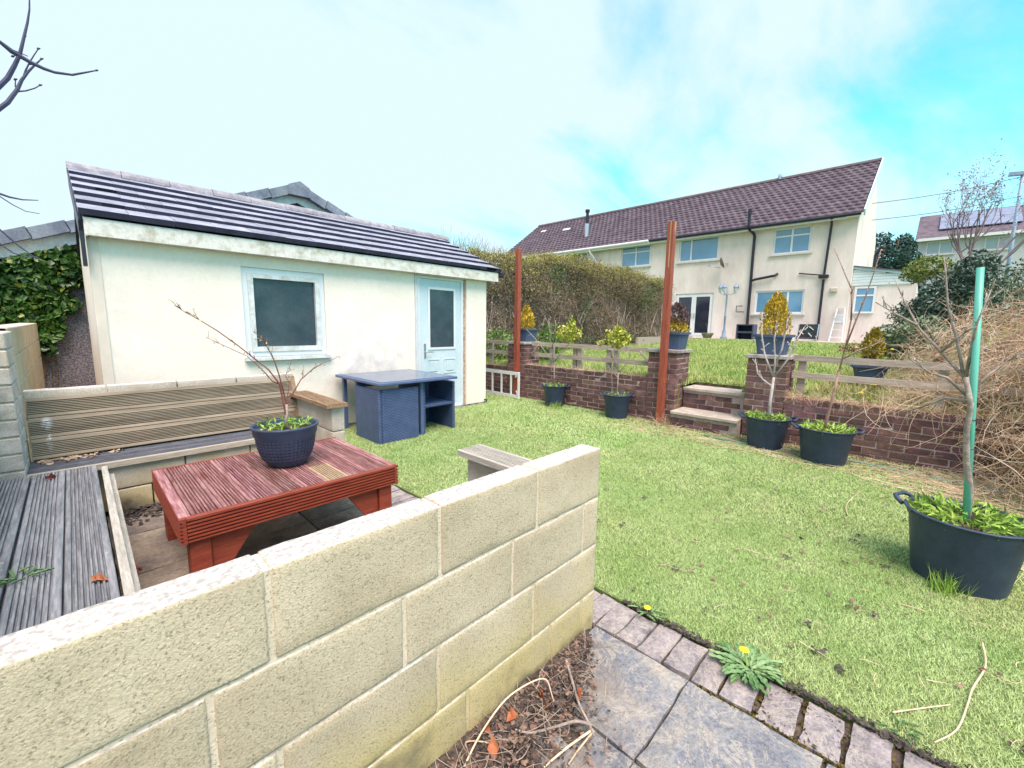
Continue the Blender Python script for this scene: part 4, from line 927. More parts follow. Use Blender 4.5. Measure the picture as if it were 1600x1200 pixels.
# ------------------------------------------------------------------ planters with small conifers on the piers
def conifer(t, c, r, h, n, m, size=.045):
    u = rng.uniform(0, 1, n)**.8; a = rng.uniform(0, 2*np.pi, n); prof = np.interp(u, [0, .2, .55, .85, 1], [.8, 1, .88, .52, .16])*r*rng.uniform(.55, 1.08, n)*(1+.20*np.sin(a*5+u*9)*np.sin(u*17+a*2)); u = u*(1+.06*np.sin(a*3))
    P = np.stack([c[0]+np.cos(a)*prof, c[1]+np.sin(a)*prof, c[2]+u*h], 1)
    leaf_mesh('foliage', P, size, m, t, .4, 1.0, D=np.stack([np.cos(a)*.7, np.sin(a)*.7, np.full(n, .9)], 1))
def rsq(w, n=20):
    o = []
    for i in range(n):
        a = 2*math.pi*i/n; k = (abs(math.cos(a))**5+abs(math.sin(a))**5)**(-1/5); o.append((w*k*math.cos(a), w*k*math.sin(a)))
    return o
def planter(label, c, w=.20, h=.25, plants=()):
    t = thing('planter', label, 'planter', c, 'slate blue planters with golden conifers'); c = Vector(c); mb = MB(); pr = [(0.02, 0), (w*.74, 0), (w*.88, h*.7), (w*.93, h*.86), (w*1.06, h*.88), (w*1.07, h), (w*.97, h), (w*.94, h*.88), (.02, h*.86)]; n = 20
    for r, z in pr: mb.v += [(c.x+a, c.y+b, c.z+z) for a, b in rsq(r, n)]
    for i in range(len(pr)-1):
        for j in range(n): a = i*n+j; b = i*n+(j+1) % n; mb.f.append((a, b, b+n, a+n))
    mb.f.append(tuple(range(n))[::-1]); mb.f.append(tuple(range((len(pr)-1)*n, len(pr)*n)))
    mb.build('pot', PLANTER, t)
    MB().tube([c+Z_*h*.8, c+Z_*(h+.2)], .02, 6).build('trunk', BARKB, t)
    return t
GOLD = mat('golden_conifer', (.44, .31, .03), (.72, .54, .07), 7, .7, fine=.35, fscale=14); BRCON = mat('brown_conifer', (.11, .075, .085), (.20, .14, .14), 9, .85); GOLDD = mat('olive_conifer', (.26, .22, .03), (.45, .36, .05), 7, .7)
c = Vector((XW+.22, 5.56, ZP)); t = planter('blue planter with small golden conifer on the pier by the ladder', c, .18, .25); conifer(t, c+Z_*.24, .14, .44, 1500, GOLD)
c = Vector((XW+.20, 2.60, ZP)); t = planter('blue planter with conifer brown above and gold below, left of the steps', c, .165, .25); conifer(t, c+Z_*.23, .16, .22, 700, GOLD); conifer(t, c+Z_*.36, .155, .30, 1300, BRCON)
c = Vector((XW+.20, 1.35, ZP)); t = planter('blue planter with tall golden conifer right of the steps', c, .20, .25); conifer(t, c+Z_*.22, .165, .52, 2400, GOLD)
p = on_x(1361, 566, 7.5); c = Vector((7.5, p.y, zu(7.5, 0)+.12)); t = planter('low blue planter with a ragged golden conifer behind the right fence', c, .20, .19); conifer(t, c+Z_*.28, .125, .40, 1200, GOLDD); conifer(t, c+Z_*.15, .12, .18, 500, BRCON)

# ------------------------------------------------------------------ the pair of houses
XH = 22.0
HREND = mat('house_render', (.68, .615, .58), (.78, .72, .685), .8, .92, .3, 60, fine=.10, fscale=3, stretch=(1, 1, .35), extra=stain((22, 5.9, 1.3), (1, .7, .9), (.38, .24, .10), .6, 3, (.3, .65)))
HROOF = mat('brown_roof_tile', (.080, .062, .085), (.145, .118, .15), 2.0, .8, fine=.25, fscale=5)
SKYGLASS = mat('sky_reflection_glass', (.10, .27, .45), (.15, .34, .53), .8, .06, spec=1.0); DARKGLASS = mat('dark_window_glass', (.012, .016, .03), (.03, .035, .05), 2, .08, spec=.8)  # house panes: blue of the reflected sky is painted into the base colour
WHITE = mat('white_frame', (.70, .74, .78), (.76, .80, .83), 3, .4)
mh = lambda u, w, z: (XH+w, u, z)
def house_window(parent, name, u0, u1, z0, z1, mull=(), toplights=(), glass=SKYGLASS, sill=True, mp=mh):
    w = frame_u(mp, u0, u1, z0, z1, .05, .11, .07).build(name, WHITE, parent); us = [u0+.07, *mull, u1-.07]
    for a in mull: slab_u(mp, a-.035, a+.035, z0+.071, z1-.071, .045, .11).build('mullion', WHITE, w)
    for i in range(len(us)-1):
        a = us[i]+(.036 if i else .001); b = us[i+1]-(.036 if i < len(us)-2 else .001)
        if i in toplights:
            zt = z1-.07-.28; slab_u(mp, a, b, zt-.03, zt+.03, .045, .11).build('transom', WHITE, w); slab_u(mp, a, b, zt+.031, z1-.071, .07, .08).build('pane', glass, w); slab_u(mp, a, b, z0+.071, zt-.031, .07, .08).build('pane', glass, w)
        else: slab_u(mp, a, b, z0+.071, z1-.071, .07, .08).build('pane', glass, w)
    if sill: slab_u(mp, u0-.10, u1+.10, z0-.07, z0-.002, -.09, .11).build('sill', mat('painted_sill', (.60, .57, .52), (.68, .66, .62), 4, .8), w)
    return w
ZE, XR, ZR, ZB = 5.98, 26.0, 8.92, .80
def pantiles(parent, ya, yb, name='roof'):
    e = np.array([XH-.32, 0, ZE-.06]); r = np.array([XR, 0, ZR]); d = r-e; L_ = np.linalg.norm(d); d /= L_; nrm = np.array([-d[2], 0, d[0]]); nc = 16; g = L_/nc; Y = np.arange(ya, yb+.001, .05); k = len(Y); V = []; F = []
    for c in range(nc):
        ph = .15*(c % 2); wv = .034*np.clip(np.cos((Y+ph)*2*np.pi/.30), 0, 1)
        lo = e+d*(c*g); hi = e+d*((c+1)*g+.02); b = len(V)*k
        for base, off in ((lo, -.01), (lo, .052), (hi, .012)):
            V.append(base[None, :]+nrm[None, :]*(off+(wv if off > 0 else wv*0))[:, None]+np.array([0, 1, 0])[None, :]*Y[:, None])
        i = np.arange(k-1)
        for s in (0, 1): q = b+s*k; F.append(np.stack([q+i+1, q+i, q+k+i, q+k+i+1], 1))
    o = stuff(npmesh('roof_tiles', np.concatenate(V), np.concatenate(F), HROOF, parent)); return o
def house(label, ya, yb, loc):
    return thing('house', label, 'house', loc)
h1 = house('two-storey cream rendered end house with brown tiled roof and black pipes', 2.3, 10.9, (24, 6.5, ZB))
Y0, Y1 = 2.30, 10.89
wins = [(7.50, 9.42, 4.68, 5.80), (3.81, 5.20, 4.64, 5.74), (3.83, 5.71, 2.06, 3.08), (7.55, 9.45, .95, 3.09)]
holed_wall('front_wall', HREND, h1, lambda u, w, z: (XH+w, u, z), Y0, Y1, ZB-.3, ZE-.02, wins, .10)
MB().quad((XH, Y0, ZB-.3), (30, Y0, ZB-.3), (30, Y0, ZE), (XR, Y0, ZR-.06), (XH, Y0, ZE-.02)).build('gable_wall', HREND, h1)
MB().quad((30, Y0, ZB-.3), (30, Y1, ZB-.3), (30, Y1, ZE), (30, Y0, ZE)).build('rear_wall', HREND, h1)
w = house_window(h1, 'window', *wins[0], mull=(8.82,)); w = house_window(h1, 'window', *wins[1], mull=(4.50,), toplights=(0, 1)); house_window(h1, 'window', *wins[2], mull=(4.44,))
fd = frame_u(mh, *wins[3], .05, .11, .06).build('french_doors', WHITE, h1)
for a, b in ((7.611, 8.498), (8.502, 9.389)):
    lf = frame_u(mh, a, b, 1.011, 3.029, .03, .09, .11).build('door_leaf', WHITE, fd); slab_u(mh, a+.111, b-.111, 1.122, 2.918, .055, .065).build('pane', DARKGLASS, lf)
    hx = 8.43 if a < 8 else 8.57; MB().box(XH-.03, XH+.029, hx-.015, hx+.015, 1.85, 2.12).build('handle', STEEL, lf)
rt1 = pantiles(h1, Y0-.16, Y1)
def back_roof(parent, ya, yb): return MB().prism([(XH-.30, ya, ZE-.14), (XR, ya, ZR-.05), (30.3, ya, ZE-.14), (30.3, ya, ZE-.02), (XR, ya, ZR-.02), (XH-.28, ya, ZE-.07)][::-1], (0, yb-ya, 0)).build('roof', HROOF, parent, fix=True)
back_roof(h1, Y0+.01, Y1)
rm = MB()
for i in range(20): rm.tube([(XR, Y0-.16+i*.44, ZR+.03), (XR, Y0-.16+i*.44+.43, ZR+.03)], .13, 8)
rm.build('ridge_tiles', mat('house_ridge', (.10, .075, .095), (.16, .13, .14), 3, .85), h1)
for s in (1,):
    q = (XH-.33, Y0-.19, ZE-.08) if s > 0 else (30.33, Y0-.19, ZE-.08)
    MB().bar(q, (XR, Y0-.19, ZR+.02), .05, .26, (0, 0, 1)).build('barge_board', mat('blue_white_barge', (.50, .66, .72), (.60, .74, .78), 3, .5), h1)
MB().box(XH-.34, XH-.30, Y0+.35, Y1, ZE-.24, ZE-.10).build('fascia', WHITE, h1); MB().box(XH-.30, XH, Y0, Y1, ZE-.16, ZE-.14).build('soffit', WHITE, h1)
MB().tube([(XH-.40, Y0-.1, ZE-.11), (XH-.40, Y1, ZE-.10)], .065, 8).build('gutter', BLACKP, h1)
MB().tube([(XH-.10, 5.92, 1.0), (XH-.10, 5.95, 5.5), (XH-.14, 5.97, 5.62), (XH-.36, 6.12, 5.80), (XH-.42, 6.14, 5.95), (XH-.42, 6.14, 6.6)], .062, 8).tube([(XH-.10, 5.92, 3.55), (XH-.14, 5.75, 3.60), (XH-.14, 5.0, 3.72), (XH-.05, 4.9, 3.80)], .055, 8).tube([(XH-.42, 6.14, 6.42), (XH-.42, 6.14, 6.64)], .078, 8).build('soil_pipe', BLACKP, h1)
MB().tube([(XH-.38, 3.12, 5.86), (XH-.12, 3.14, 5.6), (XH-.10, 3.20, 3.65)], .045, 8).tube([(XH-.10, 3.20, 3.45), (XH-.10, 3.2, .95)], .048, 8).box(XH-.22, XH-.02, 3.03, 3.38, 3.50, 3.64, .03).tube([(XH-.08, 3.2, 3.62), (XH-.05, 4.10, 3.76)], .028, 6).build('drain_pipe', BLACKP, h1)
MB().tube([(XH-.02, 6.15, 2.15), (XH-.1, 6.15, 2.15), (XH-.1, 6.45, 2.15), (XH-.1, 6.45, 2.42), (XH-.1, 6.2, 2.42)], .022, 5).build('bracket', BLACKP, h1)
ds = MB().lathe([(0, -.05), (.12, -.03), (.20, .01), (.26, .06), (.27, .065), (.2, .02), (0, -.04)], (0, 0, 0), 18, 1, .8); rot = Matrix.Rotation(R(70), 3, 'Y'); rot = Matrix.Rotation(R(-62), 3, 'Z') @ rot; ds.v = [tuple(rot @ Vector(p)+Vector((XH-.40, 7.20, 4.42))) for p in ds.v]
d_ = ds.build('satellite_dish', mat('dish_grey', (.17, .13, .14), (.26, .21, .21), 5, .7), h1, True); MB().tube([(XH, 7.0, 4.42), (XH-.28, 7.08, 4.40), (XH-.40, 7.2, 4.40)], .02, 5).tube([(XH-.40, 7.2, 4.2), (XH-.75, 7.35, 4.2), (XH-.85, 7.6, 4.28)], .018, 5).box(XH-.92, XH-.80, 7.55, 7.66, 4.22, 4.34).build('dish_arm', STEEL, d_)
MB().box(XH-.12, XH-.003, 2.68, 2.95, 2.92, 3.10, .03).build('bulkhead_lamp', mat('lamp_cover', (.50, .46, .40), (.56, .52, .45), 5, .4), h1)
MB().lathe([(0, 0), (.07, 0), (.07, .08), (.10, .09), (.10, .22), (0, .24)], (XR-.1, 6.1, ZR+.05), 12).build('roof_vent', STEEL, h1)
MB().tube([(XH-.02, 6.5, 3.3), (XH-.12, 6.5, 3.3)], .06, 8).build('flue_outlet', BLACKP, h1)
# lean-to at the gable
MB().box(XH+.35, 27, .35, Y0-.002, ZB-.3, 3.18).build('extension_wall', HREND, h1)
CLAD = mat('pale_blue_cladding', (.58, .70, .75), (.66, .77, .80), 3, .5)
for i in range(6):
    z0 = 3.16+i*.11; y_lo = .45 if z0+.11 < 3.5 else .45+(z0+.11-3.5)/.37*1.85*.8
    if y_lo < Y0-.2: MB().box(XH+.29-.012*(i % 1), XH+.345, y_lo, Y0-.003, z0+.003, z0+.108, .012).build('cladding_board', CLAD, h1)
MB().bar((XH+.25, Y0+.0, 3.90), (XH+.25, .25, 3.50), .05, .12, (0, 0, 1)).build('extension_barge', mat('blue_grey_trim', (.30, .44, .52), (.36, .50, .57), 3, .5), h1)
MB().prism([(XH+.2, Y0-.003, 3.93), (XH+.2, .2, 3.53), (XH+.2, .2, 3.56), (XH+.2, Y0-.003, 3.97)], (5, 0, 0)).build('extension_roof', HROOF, h1, fix=True)
me_ = lambda u, w, z: (XH+.22+w, u, z)
house_window(h1, 'window', 1.50, 2.17, 2.06, 3.12, toplights=(0,), sill=False, mp=me_)
MB().box(XH+.33, XH+.345, .36, 1.4, ZB-.2, 1.35).build('extension_plinth', mat('dark_slate_plinth', (.035, .045, .075), (.06, .07, .10), 4, .7), h1)
MB().tube([(27.5, Y0-.25, 3.9), (27.5, Y0-.25, 5.0), (27.4, Y0-.45, 5.4)], .07, 8).build('side_pipe', BLACKP, h1)
h2 = house('attached cream house half hidden behind the hedge, white gutter and flue', 10.9, 22.4, (24, 16.5, ZB))
W2 = [(10.98, 12.75, 4.68, 5.80), (15.0, 16.6, 4.68, 5.80)]
holed_wall('front_wall', HREND, h2, lambda u, w, z: (XH+w, u, z), 10.892, 22.3, ZB-.3, ZE-.02, W2, .10)
MB().quad((XH, 22.3, ZB-.3), (30, 22.3, ZB-.3), (30, 22.3, ZE), (XR, 22.3, ZR-.06), (XH, 22.3, ZE)).build('gable_wall', HREND, h2)
house_window(h2, 'window', *W2[0], mull=(11.85,), toplights=(0, 1)); house_window(h2, 'window', *W2[1], mull=(15.8,))
pantiles(h2, 10.9, 22.45); back_roof(h2, 10.9, 22.4)
rm = MB()
for i in range(26): rm.tube([(XR, 10.9+i*.44, ZR+.03), (XR, 10.9+i*.44+.43, ZR+.03)], .13, 8)
rm.build('ridge_tiles', MATS['house_ridge'], h2)
MB().box(XH-.34, XH-.30, 10.9, 22.3, ZE-.26, ZE-.10).build('fascia', WHITE, h2); MB().tube([(XH-.41, 10.95, ZE-.10), (XH-.41, 22.4, ZE-.10)], .07, 8).tube([(XH-.41, 14.6, ZE-.12), (XH-.38, 14.6, ZE-.3), (XH-.08, 14.35, 5.2), (XH-.08, 14.3, 4.6)], .055, 8).build('gutter', WHITE, h2)
MB().tube([(23.2, 15.95, 6.9), (23.2, 15.95, 7.75)], .13, 10).build('flue_base', STEEL, h2); MB().tube([(23.2, 15.95, 7.75), (23.2, 15.95, 8.55)], .09, 10).tube([(23.2, 15.95, 8.45), (23.2, 15.95, 8.6)], .14, 10).build('flue', BLACKP, h2)
MB().obox((24.6, 18.6, 7.98), (.8, 0, .59), (0, 1, 0), (-.59, 0, .8), .12, .28, .06).build('roof_light', WHITE, h2); MB().obox((25.0, 21.0, 8.24), (.8, 0, .59), (0, 1, 0), (-.59, 0, .8), .10, .22, .06).build('roof_light', WHITE, h2)

# house terrace and the things standing on it
struct(MB().box(20.3, XH+.4, -2, 10.8, .5, .905).build('house_terrace', mat('terrace_slabs', (.42, .37, .33), (.55, .50, .46), 2, .9, .4, 20)))
ZT = .905
lpm = mat('pale_blue_lamp', (.16, .24, .36), (.22, .30, .42), 4, .5)
lp = thing('lamp_post', 'pale blue cast triple-headed lamp post on the house terrace', 'lamp post', (20.6, 6.50, ZT)); q = Vector((20.6, 6.5, ZT))
MB().lathe([(0, 0), (.15, 0), (.15, .06), (.09, .12), (.07, .35), (.045, .42), (.04, .95), (.06, .98), (.04, 1.02), (.033, 1.9), (.05, 1.95), (.03, 2.0), (.03, 2.3), (0, 2.3)], q, 12).build('post', lpm, lp, True)
for k, d in enumerate((Vector((0, .30, 0)), Vector((.05, -.32, 0)), Vector((-.25, .06, 0)))):
    MB().tube([q+Z_*2.0, q+Z_*1.96+d*.5, q+Z_*2.05+d], .015, 6).build('arm', lpm, lp)
    ln = MB().lathe([(.02, 0), (.06, .03), (.095, .22)], q+d+Z_*2.06, 6).build('lantern', mat('lantern_glass', (.42, .52, .60), (.5, .6, .66), 5, .2), lp); MB().lathe([(.12, .22), (.07, .30), (.02, .33), (.012, .40), (0, .40)], q+d+Z_*2.06, 8).build('lantern_cap', lpm, ln)
b = thing('storage_chair', 'dark rattan cube chair against the house wall below the soil pipe', 'chair', (20.9, 5.66, ZT)); NAVYR = mat('navy_rattan', (.04, .055, .10), (.06, .08, .14), 30, .6)
MB().box(20.6, 21.2, 5.95, 6.0, ZT, 1.57).build('armrest', NAVYR, b); MB().box(20.6, 21.2, 5.31, 5.36, ZT, 1.57).build('armrest', NAVYR, b); MB().box(21.15, 21.2, 5.362, 5.948, ZT, 1.57).build('backrest', NAVYR, b); MB().box(20.6, 21.148, 5.362, 5.948, 1.18, 1.26).build('seat', NAVYR, b); MB().box(20.6, 21.148, 5.362, 5.948, 1.52, 1.565).build('cushion', NAVYR, b)
b = thing('folding_chair', 'black folding garden chair with pale green straps by the drain pipe', 'chair', (20.9, 3.4, ZT)); BLK = mat('black_fabric', (.015, .018, .028), (.03, .033, .045), 8, .8); LG = mat('light_green_strap', (.35, .52, .46), (.45, .62, .55), 5, .6)
MB().obox((20.95, 3.40, 1.32), (.25, 0, 1), (0, 1, 0), (1, 0, -.25), .28, .34, .02).build('backrest', BLK, b); MB().box(20.55, 20.93, 3.08, 3.72, 1.0, 1.04).build('seat', BLK, b)
for y0 in (3.05, 3.72): MB().tube([(20.6, y0, ZT), (20.85, y0, 1.1), (21.0, y0, 1.6)], .018, 5).build('leg', STEEL, b); MB().tube([(21.0, y0, ZT), (20.6, y0, 1.12)], .018, 5).build('leg', STEEL, b)
for a, c in (((20.90, 3.66, 1.30), (20.88, 3.52, 1.18)), ((20.97, 3.36, 1.50), (20.92, 3.20, 1.36)), ((20.84, 3.35, 1.24), (20.80, 3.22, 1.10)), ((20.97, 3.40, 1.50), (20.93, 3.5, 1.36))): MB().tube([a, c], .022, 5).build('strap', LG, b)
sl_ = thing('step_ladder', 'white aluminium step ladder leaning on the cream house', 'ladder', (21.5, 2.5, ZT))
for y0, y1 in ((2.70, 2.61), (2.27, 2.36)): MB().bar((21.25, y0, ZT), (21.85, y1, 2.28), .03, .06, (1, 0, 0)).build('stile', WHITE, sl_)
for i in range(5): t_ = .12+i*.22; MB().box(21.22+.6*t_, 21.32+.6*t_, 2.27+.09*t_+.02, 2.70-.09*t_-.02, ZT+1.37*t_, ZT+1.37*t_+.035).build('tread', WHITE, sl_)
MB().box(21.58, 21.62, 2.36, 2.62, 1.62, 1.95).build('bag', mat('pale_bag', (.5, .52, .55), (.62, .64, .66), 6, .8), sl_)
MB().box(21.80, 21.92, 2.34, 2.63, 2.27, 2.30).build('top_cap', WHITE, sl_)
bp_ = thing('bowl_planter', 'small olive bowl planter with bare stem by the french doors', 'planter', (20.7, 7.25, ZT)); c = Vector((20.7, 7.25, ZT))
MB().lathe([(0, 0), (.16, 0), (.24, .14), (.27, .24), (.24, .25), (.2, .2), (0, .2)], c, 18).build('bowl', mat('olive_glaze', (.10, .11, .06), (.17, .17, .10), 6, .4), bp_, True); m = MB(); grow(m, c+Z_*.2, (0, 0, 1), .35, .008, 2, .4); m.build('stem', BARKB, bp_)
top(MB().box(20.5, 20.85, 4.7, 5.0, ZT, ZT+.14, .02), 'blue_crate', mat('bright_blue_plastic', (.03, .10, .45), (.05, .14, .5), 5, .4), 'small bright blue tray on the terrace behind the tall golden conifer', 'tray')

# ------------------------------------------------------------------ hedge
HX0, HX1, HY0, HY1 = 6.6, 17.2, 7.55, 8.7
hg = thing('hedge', 'tall clipped hedge, brown and twiggy with olive green top', 'hedge', (12, 8, .6))
def htop(x): return np.interp(x, [6.6, 8, 9.5, 12, 14, 16, 17.2], [3.05, 3.10, 3.32, 3.36, 3.30, 3.28, 3.1])
MB().prism([(HX0+.2, HY0+.28, .5), (HX1-.25, HY0+.28, .5), (HX1-.25, HY0+.28, 2.95), (16, HY0+.28, 3.10), (14, HY0+.28, 3.13), (12, HY0+.28, 3.18), (9.5, HY0+.28, 3.14), (8, HY0+.28, 2.92), (HX0+.2, HY0+.28, 2.84)], (0, .7, 0)).build('core', mat('hedge_inside', (.06, .05, .04), (.12, .10, .075), 5, .95, 1, 30, fine=.5, fscale=20), hg, fix=True)
def hp(n, zlo, zhi, dep=.35, side=False):
    X = rng.uniform(HX0, HX1, n); T = htop(X)+.10*np.sin(X*3.1)*np.sin(X*1.3); u = rng.uniform(zlo, zhi, n); Z0 = np.array([zu(a, 0) for a in X]); Z = Z0+(T-Z0)*u
    Y = HY0+np.abs(rng.normal(0, dep, n))*.9+.10*np.sin(X*2.2+Z*1.7)+.07*np.sin(Z*4.1+X*.9); return np.stack([X, Y, Z], 1)
def htp(n):
    X = rng.uniform(HX0, HX1, n); Y = rng.uniform(HY0, HY1, n); return np.stack([X, Y, htop(X)+.10*np.sin(X*3.1)*np.sin(X*1.3)+rng.normal(-.03, .07, n)], 1)
def hend(n):
    Y = rng.uniform(HY0, HY1, n); Z = rng.uniform(.85, 3.2, n); return np.stack([HX1-np.abs(rng.normal(0, .12, n))+.08*np.sin(Z*5), Y, Z], 1)
TWIG = mat('hedge_twig', (.22, .165, .12), (.42, .33, .25), 2, .9)
P = np.concatenate([hp(8500, .02, .97), hend(900)]); D = rng.normal(size=P.shape)*.55+np.array([0, -.45, .55])
tubes_np('twigs', curvy(P, D, rng.uniform(.15, .38, len(P)), 4, .18), rng.uniform(.003, .007, len(P)), TWIG, hg)
P = htp(1800); tubes_np('shoots', curvy(P-np.array([0, 0, .05]), rng.normal(size=P.shape)*.35+np.array([0, 0, 1]), rng.uniform(.12, .34, len(P)), 4, .10), .0035, TWIG, hg)
OLIVE = mat('olive_leaf', (.16, .16, .05), (.31, .29, .11), 1.2, .7, fine=.3, fscale=4); OLIVEB = mat('brown_olive_leaf', (.23, .185, .135), (.38, .31, .23), 1.2, .8); YOL = mat('yellow_olive_leaf', (.24, .26, .04), (.42, .40, .09), 1.2, .65, fine=.3, fscale=4); DGR = mat('dark_hedge_leaf', (.04, .10, .035), (.09, .18, .06), 3, .6)
leaf_mesh('leaves', hp(15000, .05, 1.0), .05, OLIVEB, hg); leaf_mesh('upper_leaves', np.concatenate([hp(12000, .62, 1.02), hend(900)]), .05, OLIVE, hg); leaf_mesh('top_leaves', np.concatenate([htp(9000), hp(5500, .84, 1.02)]), .05, YOL, hg, up=.8)
def clump(c, s, n): return np.array(c)+rng.normal(size=(n, 3))*np.array(s)
leaf_mesh('dark_green_leaves', np.concatenate([clump((15.0, HY0+.02, 2.55), (.42, .10, .28), 1300), clump((9.6, HY0, 2.75), (.25, .1, .2), 260), clump((11.1, HY0, 2.05), (.12, .08, .22), 200), clump((10, HY0, 1.0), (.8, .1, .12), 300), clump((14.5, HY0+.02, .95), (1.4, .12, .16), 700)]), .06, DGR, hg)
tubes_np('pale_stems', curvy(hp(60, .02, .35, .05)*np.array([1, 1, 1])-np.array([0, .08, 0]), np.array([0, 0, 1.])+rng.normal(size=(60, 3))*.15, rng.uniform(.3, .9, 60), 5, .08), .009, mat('pale_hedge_stem', (.40, .36, .32), (.55, .50, .46), 5, .9), hg)
P = np.stack([rng.uniform(6.0, 7.6, 260), rng.uniform(8.0, 8.9, 260), np.full(260, 3.0)], 1); P[:, 2] += .0
tubes_np('tall_shoots', curvy(P, np.array([0, 0, 1.])+rng.normal(size=(260, 3))*.15, rng.uniform(.2, .62, 260), 4, .06), .005, mat('blue_green_shoot', (.20, .28, .28), (.30, .38, .36), 4, .8), hg)
# leafy bushes at the hedge foot
GB = mat('bush_leaf', (.06, .16, .03), (.17, .32, .06), 4, .5, fine=.3, fscale=10)
def bush(label, c, s, n, size, m, name='leafy_bush'):
    t = thing(name, label, 'bush', c); c = np.array(c); v = rng.normal(size=(n, 3)); v /= np.linalg.norm(v, axis=1)[:, None]; v *= (rng.uniform(.1, 1, n)**.45)[:, None]; v *= 1+.25*np.sin(v[:, :1]*9+c[1])*np.cos(v[:, 2:]*8)
    P = c+v*np.array(s)+np.array([0, 0, s[2]*.8]); leaf_mesh('leaves', P, size, m, t, .5, .4)
    mb = MB()
    for i in range(7): q = P[rng.integers(n)]; mb.tube([Vector(c), Vector((c*.5+q*.5))+Vector((0, 0, .05)), Vector(q)], [.016, .011, .005], 5)
    mb.build('stems', BARKB, t); return t
bush('green leafy bush behind the fence beside the shed corner', (6.75, 6.95, .58), (.4, .45, .42), 900, .07, GB); bush('green bush behind the pier with the small golden conifer', (7.0, 5.75, .60), (.35, .35, .45), 800, .075, GB)
low = struct(MB().box(14.0, 19.0, 7.28, 7.36, .7, 1.02).build('timber_edging', RAILM)); del low['kind']; tag(low, 'low timber edging boards at the foot of the hedge near the house', 'edging')

# ------------------------------------------------------------------ right-hand side: shrubs, neighbour house, conifers, lamp, wires
DSH = mat('dark_shrub_leaf', (.022, .055, .045), (.075, .13, .095), 2.5, .4, fine=.45, fscale=9, spec=.5); DSHY = mat('shrub_leaf_yellowish', (.12, .17, .03), (.22, .27, .06), 3, .5)
def crown(parent, name, lobes, n, size, m, up=.3, aspect=.5):
    P = []
    tot = sum(l[3]*l[4]*l[5] for l in lobes)
    for l in lobes:
        k = max(20, int(n*l[3]*l[4]*l[5]/tot)); v = rng.normal(size=(k, 3)); v /= np.linalg.norm(v, axis=1)[:, None]; v *= (rng.uniform(.05, 1, k)**.4)[:, None]*np.array(l[3:6]); P.append(np.array(l[:3])+v)
    P = np.concatenate(P); return leaf_mesh(name, P, size, m, parent, aspect, up)
sh = thing('evergreen_shrub', 'large dark blue-green evergreen shrub in front of the lean-to', 'shrub', (12, -.3, .7))
lob = []
for i in range(26):
    px_, py_ = random.uniform(1412, 1532), random.uniform(415, 545)
    if py_ < 440 and px_ < 1430: continue
    p = on_x(px_, py_, 12+random.uniform(-.9, .9)); lob.append((p.x, p.y, p.z, .34, .30, .30))
crown(sh, 'leaves', lob, 9000, .085, DSH, .3, .42)
p = on_x(1455, 418, 12.4); crown(sh, 'yellow_green_leaves', [(p.x, p.y, p.z, .4, .42, .25), (p.x+.2, p.y+.25, p.z-.1, .3, .25, .2)], 900, .08, DSHY)
m = MB()
for l in lob[::2]: m.tube([(12, -.3, .7), (12*.5+l[0]*.5, -.15+l[1]*.5, .3+l[2]*.55), l[:3]], [.045, .03, .008], 5)
m.build('stems', BARKB, sh)
bt_ = thing('bare_tree', 'leafless blossom tree rising above the evergreen shrub before the far house', 'tree', (16, -.75, .9)); m = MB(); tips = []
b0 = Vector((16, -.75, .8)); m.tube([b0, b0+Vector((0, .03, 1.3)), b0+Vector((0, 0, 1.9))], [.09, .075, .06], 7); m.build('trunk', BARKB, bt_, True); m = MB()
for d in ((0, .50, 1), (.1, .30, 1.2), (-.1, -.05, 1.1), (.1, -.45, 1), (0, -.95, .8), (0, .12, .9)): grow(m, b0+Vector((0, 0, 1.75)), d, 1.4, .032, 5, .46, .20, (2, 3), tips, 5, .64)
m.build('branches', mat('mauve_twig', (.17, .13, .15), (.30, .24, .26), 4, .9), bt_); tips = np.array(tips); tips = tips[rng.uniform(size=len(tips)) < .5]
leaf_mesh('blossom_buds', tips+rng.normal(0, .03, tips.shape), .05, mat('mauve_bud', (.24, .19, .25), (.38, .32, .38), 4, .8), bt_)
XN = 45.
nh = thing('far_house', 'pale house on the hill at right with solar panels on its roof', 'house', (XN+3, -3, 2)); PREND = mat('pale_render', (.46, .50, .54), (.56, .60, .63), 1, .9)
WN = [(-.95, .50, 7.0, 7.95), (-3.75, -2.45, 7.05, 7.95), (-6.9, -5.5, 7.0, 7.95)]; mn = lambda u, w, z: (XN+w, u, z)
holed_wall('front_wall', PREND, nh, mn, -9, .95, 1.5, 8.25, WN, .15); MB().quad((XN, .95, 1.5), (XN+8, .95, 1.5), (XN+8, .95, 8.25), (XN+4, .95, 10.5), (XN, .95, 8.25)).build('gable_wall', PREND, nh)
for w in WN: house_window(nh, 'window', *w, mull=((w[0]+w[1])/2,), glass=mat('pale_window_glass', (.30, .42, .48), (.36, .48, .54), 1, .1, spec=.8), mp=mn)
MB().prism([(XN-.4, 1.15, 8.2), (XN+4, 1.15, 10.6), (XN+8.4, 1.15, 8.2), (XN+8.4, 1.15, 8.05), (XN-.4, 1.15, 8.05)], (0, -10.5, 0)).build('roof', HROOF, nh, fix=True); MB().box(XN-.45, XN-.42, -9.3, 1.1, 7.98, 8.18).build('gutter', WHITE, nh)
nrm = Vector((-2.4, 0, 4.4)).normalized(); upv = Vector((4.4, 0, 2.4)).normalized()
